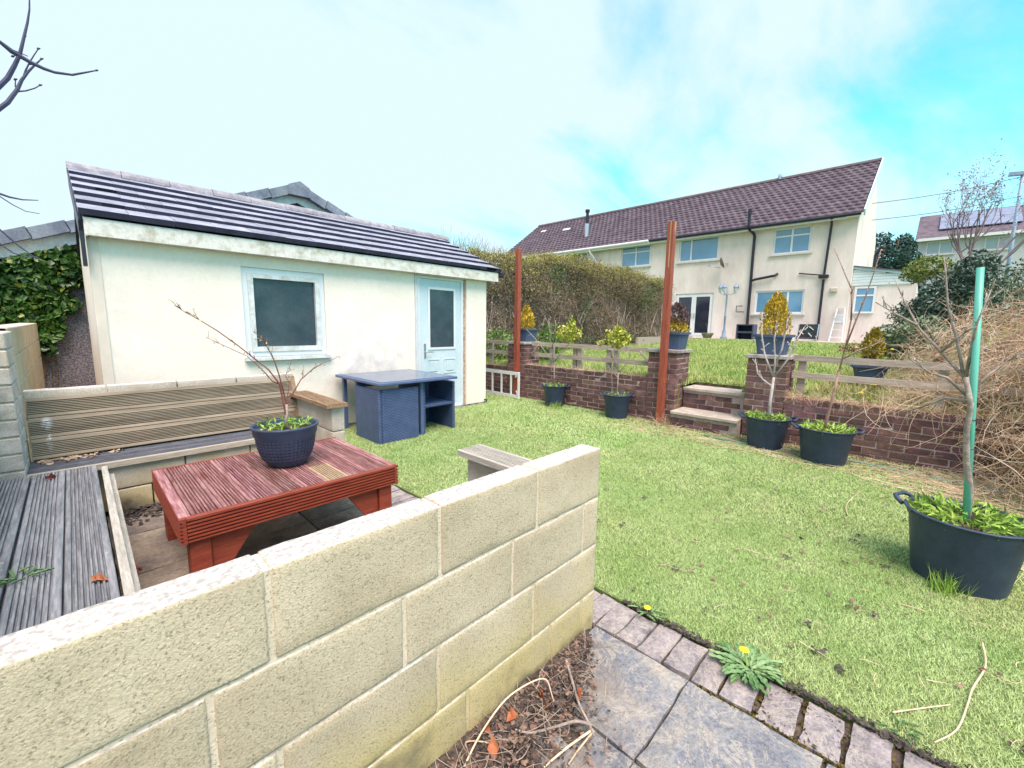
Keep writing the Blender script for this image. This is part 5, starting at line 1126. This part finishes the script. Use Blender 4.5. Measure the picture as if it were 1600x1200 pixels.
for i in range(4):
    for j in range(2): MB().obox(Vector((XN+.7, -.55-i*1.02, 8.80))+upv*(.75+j*1.62)+nrm*.12, upv, (0, 1, 0), nrm, .79, .49, .03).build('solar_panel', mat('solar_panel', (.16, .19, .30), (.24, .27, .38), 2, .3, spec=.6), nh)
DC = mat('dark_conifer_leaf', (.010, .045, .040), (.04, .105, .085), .8, .6, fine=.4, fscale=3)
for i, (px_, lab) in enumerate([(1375, 'dark green conifer right behind the house gable'), (1396, 'dark green conifer between the house gable and the far house'), (1420, 'dark green conifer touching the far house')]):
    q = on_x(px_, 430, 38+i*1.2); t = thing('conifer_tree', lab, 'tree', (q.x, q.y, 2.5), 'dark conifers behind the lean-to'); hh = on_x(px_, (372, 364, 369)[i], q.x).z
    MB().tube([(q.x, q.y, 1.5), (q.x, q.y, hh-.5)], [.2, .05], 6).build('trunk', BARKB, t)
    crown(t, 'foliage', [(q.x+random.uniform(-.6, .6), q.y+random.gauss(0, .55), z, 1.0-.04*k, .75-.035*k, .5) for k, z in enumerate(np.linspace(3.2, hh-.35, 9)) for _ in range(2)], 3600, .28, DC, .2, .35)
GB2 = mat('hill_shrub_leaf', (.03, .07, .045), (.09, .15, .08), 1.2, .6, fine=.4, fscale=4)
for px_, py_, x, s, lab in ((1560, 470, 13.5, .75, 'dark shrub right of the tall stake behind the dry vines'), (1592, 440, 15, .7, 'dark shrub at the right edge above the vines'), (1435, 520, 10.2, .42, 'low grey-green shrub left of the evergreen beside the lean-to'), (1395, 530, 10.5, .40, 'low grey-green shrub under the lean-to window')):
    q = on_x(px_, py_, x); bush(lab, (q.x, q.y, q.z-s*.8), (s*1.1, s, s*.8), 1300, .085, GB2 if x > 11 else mat('grey_green_leaf', (.10, .16, .10), (.22, .28, .17), 3, .7), 'shrub')
q = on_x(1345, 515, 14); bush('low reddish heather-like shrub before the lean-to wall', (q.x, q.y, .72), (.3, .42, .22), 500, .06, mat('reddish_leaf', (.20, .10, .09), (.32, .19, .16), 4, .8), 'shrub')
sp = on_x(1600, 380, 30); LAMPB = mat('lamp_blue_grey', (.20, .30, .45), (.28, .38, .52), 3, .5); q0 = on_x(1598, 271, 30)
sl2 = thing('street_lamp', 'blue-grey street lamp column at the right edge', 'street lamp', (30, q0.y, 1.5)); MB().tube([(30, q0.y-.06, 1.0), (30, q0.y-.04, 5), (30, q0.y, q0.z)], [.085, .07, .05], 8).build('column', LAMPB, sl2, True); MB().obox(q0+Vector((0, .18, .02)), (0, 1, .1), (1, 0, 0), (0, -.1, 1), .24, .12, .07).build('lantern', LAMPB, sl2)
for (a, b), (c, d), lab in (((1362, 318), (1597, 276), 'upper thin overhead wire from house to street lamp'), ((1362, 344), (1597, 306), 'lower thin overhead wire from house to street lamp')):
    p, q = on_x(a, b, 26), on_x(c, d, 30); pts = [p.lerp(q, i/8)-Z_*.12*math.sin(math.pi*i/8) for i in range(9)]; top(MB().tube(pts, .012, 4), 'overhead_wire', BLACKP, lab, 'wire', 'overhead wires')

# ------------------------------------------------------------------ heap of dry climbing vines over the right wall
vm = thing('dry_vine_heap', 'big tangled heap of dry straw-coloured vines over the right wall', 'dead vine', (6.2, -2.1, 0))
DOMES = [(np.array([6.15, -2.50, .0]), np.array([1.75, 2.05, 2.15])), (np.array([7.35, -1.95, .55]), np.array([1.25, 2.0, 1.45]))]
def dome(n, lo=.86, hi=1.04, which=None):
    A, B = [], []
    for k, (MC, MR) in enumerate(DOMES):
        nk = int(n*(.62, .38)[k]); v = rng.normal(size=(nk*5, 3)); v[:, 2] = np.abs(v[:, 2]); v /= np.linalg.norm(v, axis=1)[:, None]; v = v[(v[:, 0] < .45) & (v[:, 1] > -.6)][:nk]
        s = rng.uniform(lo, hi, len(v))*(1+.06*np.sin(v[:, 0]*7+v[:, 2]*5)+.05*np.sin(v[:, 1]*9)); A.append(MC+v*MR*s[:, None]); B.append(v)
    return np.concatenate(A), np.concatenate(B)
for MC, MR in DOMES:
    mb = MB(); mb.lathe([(math.cos(t)*1.0, math.sin(t)) for t in np.linspace(0, math.pi/2, 9)], (0, 0, 0), 24); mb.v = [tuple(MC+np.array(p)*MR*.84) for p in mb.v]
    mb.build('core', mat('vine_inside', (.14, .10, .07), (.30, .23, .16), 5, .95, 1, 25, fine=.5, fscale=18), vm)
P, v = dome(9500); tang = np.cross(v, rng.normal(size=v.shape)); tang[:, 2] -= .2; tubes_np('stems', curvy(P, tang+v*.10, rng.uniform(.15, .55, len(P)), 6, .30, .03), rng.uniform(.0015, .0036, len(P)), STALK, vm)
P, v = dome(3000, .9, 1.05); tang = np.cross(v, rng.normal(size=v.shape)); tubes_np('russet_stems', curvy(P, tang+v*.1, rng.uniform(.15, .5, len(P)), 6, .3, .04), rng.uniform(.0015, .0036, len(P)), STALKR, vm)
P, v = dome(300, 1.0, 1.04); tubes_np('pale_tendrils', curvy(P, v*.5+rng.normal(size=v.shape)*.8, rng.uniform(.3, .7, len(P)), 8, .28, .08), rng.uniform(.0025, .0045, len(P)), mat('pale_tendril', (.60, .50, .40), (.78, .68, .58), 3, .85), vm)
P, v = dome(4500, .88, 1.03); leaf_mesh('dry_leaves', P, .035, mat('straw_leaf', (.38, .26, .16), (.62, .48, .32), 2, .9), vm)
# strands trailing left over the fence and down onto the lawn
n = 1100; P = np.stack([rng.uniform(6.05, 7.3, n), rng.uniform(-1.1, .15, n), np.zeros(n)], 1); P[:, 2] = .64+np.clip(.15-P[:, 1], 0, 1)*.50*rng.uniform(.1, 1.1, n); tubes_np('trailing_stems', curvy(P, np.array([0, .7, .02])+rng.normal(size=(n, 3))*.6, rng.uniform(.12, .42, n), 6, .3, .04), rng.uniform(.0015, .003, n), STALK, vm)
n = 38; P = np.stack([np.full(n, 5.93), rng.uniform(-1.3, .4, n), rng.uniform(.55, .9, n)], 1); tubes_np('hanging_stems', curvy(P, np.array([-.12, .2, -.7])+rng.normal(size=(n, 3))*.3, rng.uniform(.25, .7, n), 7, .20, .06), .0032, STALK, vm)
MB().tube([(4.9, -1.28, -.02), (4.92, -1.22, .5), (5.0, -1.20, 1.0), (5.2, -1.3, 1.5)], [.075, .065, .05, .035], 9).build('old_trunk', mat('lichen_bark', (.30, .27, .17), (.50, .46, .33), 8, .9, .8, 40), vm, True)
n = 500; P = np.stack([rng.uniform(3.7, 5.9, n), np.zeros(n), np.zeros(n)], 1); P[:, 1] = -.75+(P[:, 0]-3.8)*.25+rng.normal(0, .22, n)-.1; P[:, 2] = .015
pa = curvy(P, rng.normal(size=(n, 3))*np.array([1, 1, .12]), rng.uniform(.15, .6, n), 6, .2); pa[:, :, 2] = .012+np.abs(pa[:, :, 2]-.015)*.25
stuff(tubes_np('dry_straw', pa, rng.uniform(.002, .0045, n), STALK))['label'] = 'dry straw-like vine stems scattered on the lawn below the vine heap'
n = 420; P = np.stack([rng.uniform(5.15, 5.93, n), rng.uniform(-.9, 2.9, n), np.full(n, .015)], 1); P[:, 0] -= np.clip(.5-P[:, 1], 0, 1)*.35*rng.uniform(0, 1, n)
pa = curvy(P, rng.normal(size=(n, 3))*np.array([.6, 1, .1]), rng.uniform(.1, .5, n), 6, .2); pa[:, :, 2] = .012+np.abs(pa[:, :, 2]-.015)*.25
stuff(tubes_np('dry_twigs', pa, rng.uniform(.002, .004, n), STALK))['label'] = 'dry twigs and straw along the foot of the brick wall'
n = 900; P = np.stack([5.93-np.abs(rng.normal(0, .17, n)), rng.uniform(-1.2, 3.4, n), rng.uniform(.008, .03, n)], 1); stuff(leaf_mesh('fallen_leaves', P, .035, LITTER, None, .7, 0, flat=True))['label'] = 'brown leaf litter along the foot of the brick wall'
# dry grass clumps by the posts and on top of the right wall
def straw_tuft(label, c, n, s, L_):
    P = np.array(c)+rng.normal(size=(n, 3))*np.array([s, s, .01]); o = tubes_np('dry_grass', curvy(P, np.array([0, 0, .8])+rng.normal(size=(n, 3))*.55, rng.uniform(.4, 1, n)*L_, 5, .22, .08), .002, STALK); return tag(o, label, 'dry grass')
straw_tuft('clump of dry grass at the foot of the red post by the steps', (5.83, 2.55, .01), 130, .06, .22)
n = 1500; P = np.stack([rng.uniform(5.97, 6.12, n), rng.uniform(-1.0, 1.1, n), np.full(n, .585)], 1); stuff(tubes_np('dead_turf', curvy(P, np.array([-.5, 0, .3])+rng.normal(size=(n, 3))*.5, rng.uniform(.05, .16, n), 4, .2, .1), .0022, STALK))['label'] = 'dead brown grass over the top of the right brick wall'
n = 500; P = np.stack([rng.uniform(5.97, 6.1, n), rng.uniform(2.95, 5.4, n), np.full(n, .65)], 1); stuff(tubes_np('wall_top_grass', curvy(P, np.array([-.3, 0, .4])+rng.normal(size=(n, 3))*.5, rng.uniform(.04, .10, n), 4, .2, .1), .002, STALK))
# rough wildflower patch behind the right fence
X, Y = scatter(16000, 6.3, 11.5, -1.4, 1.0); k_ = Y < .95-(X-6.3)*.02; X, Y = X[k_], Y[k_]
blades('rough_grass', X, Y, np.array([zu(a, 0) for a in X])-.03, np.full(len(X), .15), np.full(len(X), .010), .8, mat('rough_grass', (.17, .22, .07), (.40, .36, .16), 1.5, .8))['label'] = 'rough straw-green grass behind the right fence'
def flower_head(mb, c, r, n=14):
    c = Vector(c)
    for k in range(3):
        rr = r*(1-.28*k); z = r*.16*k; ring = [c+Vector((math.cos(2*math.pi*i/n+.2*k)*rr*(1 if i % 2 else .82), math.sin(2*math.pi*i/n+.2*k)*rr*(1 if i % 2 else .82), z)) for i in range(n)]; top_ = c+Z_*(z+r*.22)
        mb.add([*ring, top_], [(i, (i+1) % n, n) for i in range(n)])
i = 0
for px_, py_, w_ in ((1346, 614, 'just above the right brick wall, left one'), (1356, 622, 'lowest, touching the right brick wall'), (1374, 548, 'right of the low planter, nearest it'), (1394, 546, 'right of the low planter, farthest from it'), (1377, 568, 'level with the top fence rail beside the low planter'), (1325, 556, 'leftmost behind the right fence'), (1338, 543, 'left of the low planter, the higher one'), (1381, 544, 'right of the low planter, between two others'), (1365, 601, 'below the lower fence rail')):
    x = 6.35 if py_ > 600 else 8.2
    q = on_x(px_, py_, x); mb = MB(); q0 = zu(x, 0)-.02
    t = thing('yellow_flower', 'yellow flower in the rough grass, '+w_, 'flower', (q.x, q.y, q0), 'yellow flowers behind the right fence'); flower_head(mb, q, .032); mb.build('petals', YELLOW, t); MB().tube([(q.x, q.y, q0), q], .003, 4).build('stem', WEED, t)
# loose hose along the wall foot
pts = [Vector((5.60+.06*math.sin(y*3), y, .018)) for y in np.linspace(-1.0, 1.9, 16)]; top(MB().tube(pts, .011, 6), 'garden_hose', mat('teal_hose', (.10, .26, .22), (.16, .34, .30), 4, .5), 'thin teal garden hose lying along the foot of the right wall', 'hose', smooth=True)

# ------------------------------------------------------------------ dandelions, weeds and litter in the foreground
def rosette(label, c, n, L_, flowers, name='dandelion'):
    c = Vector(c); t = thing(name, label, 'weed', c); mb = MB()
    for i in range(n):
        a = random.uniform(0, 2*math.pi); l = L_*random.uniform(.55, 1.15); d = Vector((math.cos(a), math.sin(a), 0)); q = Vector((-d.y, d.x, 0)); k = 9; w = l*.12; rise = random.uniform(.25, .8); b = c+d*random.uniform(0, .04)+q*random.uniform(-.04, .04); L0 = len(mb.v)
        for j in range(k):
            s = j/(k-1); z = l*(rise*s-.75*rise*s*s)*.8+.006; ww = w*(.25+.75*math.sin(math.pi*min(1, s*.9+.08)))*(1.0 if j % 2 else .55); p = b+d*(l*s)+Z_*z
            mb.v += [tuple(p+q*ww+Z_*.006), tuple(p), tuple(p-q*ww+Z_*.006)]
        for j in range(k-1): o = L0+j*3; mb.f += [(o, o+1, o+4, o+3), (o+1, o+2, o+5, o+4)]
    mb.build('leaves', DANDY, t)
    for fx, fy, fz, r in flowers:
        m = MB(); flower_head(m, c+Vector((fx, fy, fz)), r, 22); h = m.build('flower', YELLOW, t); MB().tube([c, c+Vector((fx*.7, fy*.7, fz*.7)), c+Vector((fx, fy, fz))], .0028, 5).build('stalk', WEED, h)
def gz(px, py, z=0): v = _ray(px, py); k = (z-H)/v[2]; return Vector((k*v[0], k*v[1], z))
p = gz(1168, 1047); rosette('spreading dandelion with one yellow flower at the lawn edge over the setts', (p.x, p.y, .004), 85, .105, [(.005, .02, .075, .021)])
p = gz(1005, 962); rosette('small dandelion with one yellow flower near the wall end', (p.x+.02, p.y-.01, .004), 12, .055, [(.0, .0, .035, .019)])
p = gz(28, 905, .40); rosette('small green weed growing between the grey deck boards', (p.x, p.y, .40), 14, .06, [], 'deck_weed')
p = gz(1400, 1140); rosette('reddish weed in the soil at the lawn edge near the bottom right', (p.x, p.y, .0), 14, .04, [], 'edge_weed')
# litter beside the wall
mb = MB(); nx, ny = 60, 26
for i in range(nx+1):
    for j in range(ny+1):
        x = -.1+1.66*i/nx; y = .985-.60*j/ny; wd = np.interp(x, [-.1, .6, 1.2, 1.5, 1.56], [.50, .40, .22, .06, .0])*(1+.25*math.sin(x*13)+.12*math.sin(x*31)); d_ = (.985-y)/(wd+1e-3)
        mb.v.append((x, y, .026*(1-d_)-.006+random.uniform(-.004, .005) if d_ < 1.3 else -.02))
for i in range(nx):
    for j in range(ny): a = i*(ny+1)+j; mb.f.append((a+1, a+ny+2, a+ny+1, a))
o = stuff(mb.build('soil', SOIL)); o['label'] = 'dark damp soil heaped against the foreground wall'
n = 8200; tt = rng.uniform(.02, 1.5, n); dd = np.abs(rng.normal(0, .5, n))*np.interp(tt, [.0, .6, 1.2, 1.5], [.55, .42, .20, .03]); P = np.stack([tt, .955-dd, rng.uniform(.004, .03, n)], 1); P = P[(P[:, 1] > .30)]
stuff(leaf_mesh('leaf_litter', P[:6500], .015, LITTERD, None, .75, .1, flat=True))['label'] = 'dark rotting leaf litter against the foreground wall'; stuff(leaf_mesh('brown_litter', P[6500:], .024, LITTER, None, .75, .1, flat=True))
i = 0
for px_, py_, w_ in ((846, 1085, 'upper of the close pair of curled russet leaves by the wall'), (856, 1105, 'lower of the close pair of curled russet leaves by the wall'), (762, 1138, 'russet dead leaf at the left of the litter by the wall'), (905, 1085, 'russet dead leaf at the right of the litter near the slab'), (800, 1120, 'russet dead leaf in the middle of the litter by the wall'), (772, 1170, 'russet dead leaf lowest in the litter at the bottom edge')):
    p = gz(px_, py_, .035); o = leaf_mesh('fallen_leaf', np.array([p, p+Vector((.004, .004, .002))]), .048, RUSTLEAF, None, .8, 0); tag(o, w_, 'leaf', 'russet leaves by the wall')
def vine(px, r, lab, z=.03):
    pts = [gz(a, b, zz) for a, b, zz in px]; sm = []
    for i in range(len(pts)-1):
        for k in range(5):
            t = k/5; p0, p1, p2, p3 = pts[max(i-1, 0)], pts[i], pts[i+1], pts[min(i+2, len(pts)-1)]
            sm.append(.5*((2*p1)+(p2-p0)*t+(2*p0-5*p1+4*p2-p3)*t*t+(3*p1-p0-3*p2+p3)*t**3))
    sm.append(pts[-1]); top(MB().tube(sm, [r*(1-.4*i/len(sm)) for i in range(len(sm))], 6), 'dead_vine_stem', STALK if 'pale' in lab else MATS['grey_bark'], lab, 'stem', 'dead stems by the foreground wall', smooth=True)
vine([(725, 1198, .02), (752, 1145, .05), (790, 1093, .09), (830, 1066, .11), (853, 1062, .09), (862, 1085, .05), (866, 1100, .02)], .0035, 'pale dead stem arching over the litter by the wall')
vine([(884, 1030, .02), (893, 1060, .03), (905, 1100, .03), (920, 1130, .03), (928, 1150, .02)], .006, 'grey dead stem lying straight across the litter', )
vine([(925, 1133, .03), (900, 1127, .04), (870, 1135, .03), (830, 1145, .02), (805, 1140, .02)], .006, 'grey dead stem curving left across the litter')
vine([(926, 1140, .02), (890, 1165, .03), (860, 1190, .02), (850, 1199, .02)], .0045, 'pale dead stem running down to the bottom edge, left of its pair'); vine([(928, 1142, .02), (905, 1170, .02), (885, 1199, .02)], .004, 'pale dead stem running down to the bottom edge, right of its pair')
vine([(730, 1170, .02), (728, 1160, .04), (745, 1158, .03), (775, 1163, .02)], .003, 'pale dead stem looped at the left of the litter')
n = 330; tt = rng.uniform(.15, 1.45, n); P = np.stack([tt, .94-np.abs(rng.normal(0, .22, n))*np.interp(tt, [0, 1, 1.5], [1, .8, .15]), np.full(n, .02)], 1); pa = curvy(P, rng.normal(size=(n, 3))*np.array([1, 1, .25]), rng.uniform(.04, .2, n), 6, .25); pa[:, :, 2] = .012+np.abs(pa[:, :, 2]-.012)*.6
stuff(tubes_np('litter_twigs', pa, rng.uniform(.001, .0025, n), mat('grey_twig', (.20, .16, .13), (.50, .42, .34), 9, .9)))['label'] = 'fine pale twigs in the litter by the foreground wall'
# long dead runner and bits on the lawn
vine([(1535, 1005, .02), (1540, 1040, .02), (1520, 1075, .015), (1512, 1100, .015), (1495, 1140, .015), (1460, 1160, .01)], .004, 'pale dead runner trailing across the lawn at bottom right')
vine([(1395, 1113, .01), (1430, 1108, .012), (1485, 1101, .01)], .003, 'pale dead twig lying on the lawn near the bottom right')
vine([(1408, 944, .01), (1430, 950, .012), (1445, 955, .01)], .003, 'pale dead twig on the lawn left of the large tub'); vine([(1325, 805, .015), (1322, 790, .02), (1335, 775, .015), (1350, 765, .02)], .003, 'pale dead tendril curled on the lawn below the right tubs')
n = 420; X, Y = scatter(n, 1.95, 5.6, -.65, 4.2); Y[:300] = np.where(rng.uniform(size=300) < .6, -.6+np.abs(Y[:300]+.6)*.35, Y[:300]); k_ = np.ones(n, bool); P = np.stack([X, Y, np.full(n, .024)], 1); stuff(leaf_mesh('lawn_leaves', P[:120], .036, LITTER, None, .7, 0, flat=True))['label'] = 'scattered brown leaf bits on the turf'
pa = curvy(P[120:], rng.normal(size=(n-120, 3))*np.array([1, 1, .05]), rng.uniform(.03, .13, n-120), 5, .3); pa[:, :, 2] = .022+np.abs(pa[:, :, 2]-.024)*.2; stuff(tubes_np('lawn_twigs', pa, .0021, STALK))['label'] = 'fine pale twigs scattered on the turf'
# soil crumbs, moss between setts
n = 700; P = np.stack([1.845+np.abs(rng.normal(0, .02, n))-.015, rng.uniform(-.5, .95, n), rng.uniform(0, .014, n)], 1); stuff(leaf_mesh('soil_crumbs', P, .022, LITTERD, None, .9, 0, flat=True))['label'] = 'dark soil crumbs along the lawn edge'
n = 900; P = np.stack([rng.uniform(1.6, 1.84, n), rng.uniform(-.4, .5, n), np.full(n, -.008)], 1); P[:300, 0] = 1.602+rng.normal(0, .006, 300); stuff(leaf_mesh('moss', P, .016, MOSS, None, .9, .5))['label'] = 'brown-green moss in the joints of the setts'
# leaves lying on the long bench and boards
n = 90; P = np.stack([-.24+np.abs(rng.normal(0, .2, n)), 4.39-np.abs(rng.normal(0, .06, n)), np.full(n, .395)], 1); stuff(leaf_mesh('bench_leaves', P, .05, mat('tan_leaf', (.34, .24, .16), (.50, .40, .29), 20, .9), None, .8, 0, flat=True))['label'] = 'tan fallen leaves along the back of the long bench'
for px_, py_, z, lab in ((77, 747, .408, 'dark red dead leaf at the far end of the grey deck boards'), (155, 905, .405, 'brown dead leaf on the grey deck boards near the trim'), (214, 890, .01, 'dark red dead leaf on the patio floor beside the grey boards')):
    p = gz(px_, py_, z); tag(leaf_mesh('fallen_leaf', np.array([p, p+Vector((.012, .004, .004)), p+Vector((-.008, .01, .002))]), .05, mat('dark_red_leaf', (.13, .035, .04), (.24, .08, .07), 20, .8) if 'red' in lab else RUSTLEAF, None, .8, .1), lab, 'leaf')
n = 260; P = np.stack([rng.uniform(.08, .42, n), 4.03-np.abs(rng.normal(0, .12, n)), rng.uniform(.005, .03, n)], 1); stuff(leaf_mesh('corner_litter', P, .04, LITTERD, None, .7, .1, flat=True))['label'] = 'dark leaf litter in the patio corner under the long bench'
# small dark crumbs of leaf and soil lying on the turf
c_ = np.stack([rng.uniform(2.0, 4.2, 26), rng.uniform(-.5, 1.8, 26), np.full(26, .02)], 1); P = np.repeat(c_, 7, 0)+rng.normal(size=(182, 3))*np.array([.014, .014, .004])
stuff(leaf_mesh('lawn_crumbs', P, .022, LITTERD, None, .8, 0, flat=True))['label'] = 'small dark crumbs of rotten leaf on the turf'
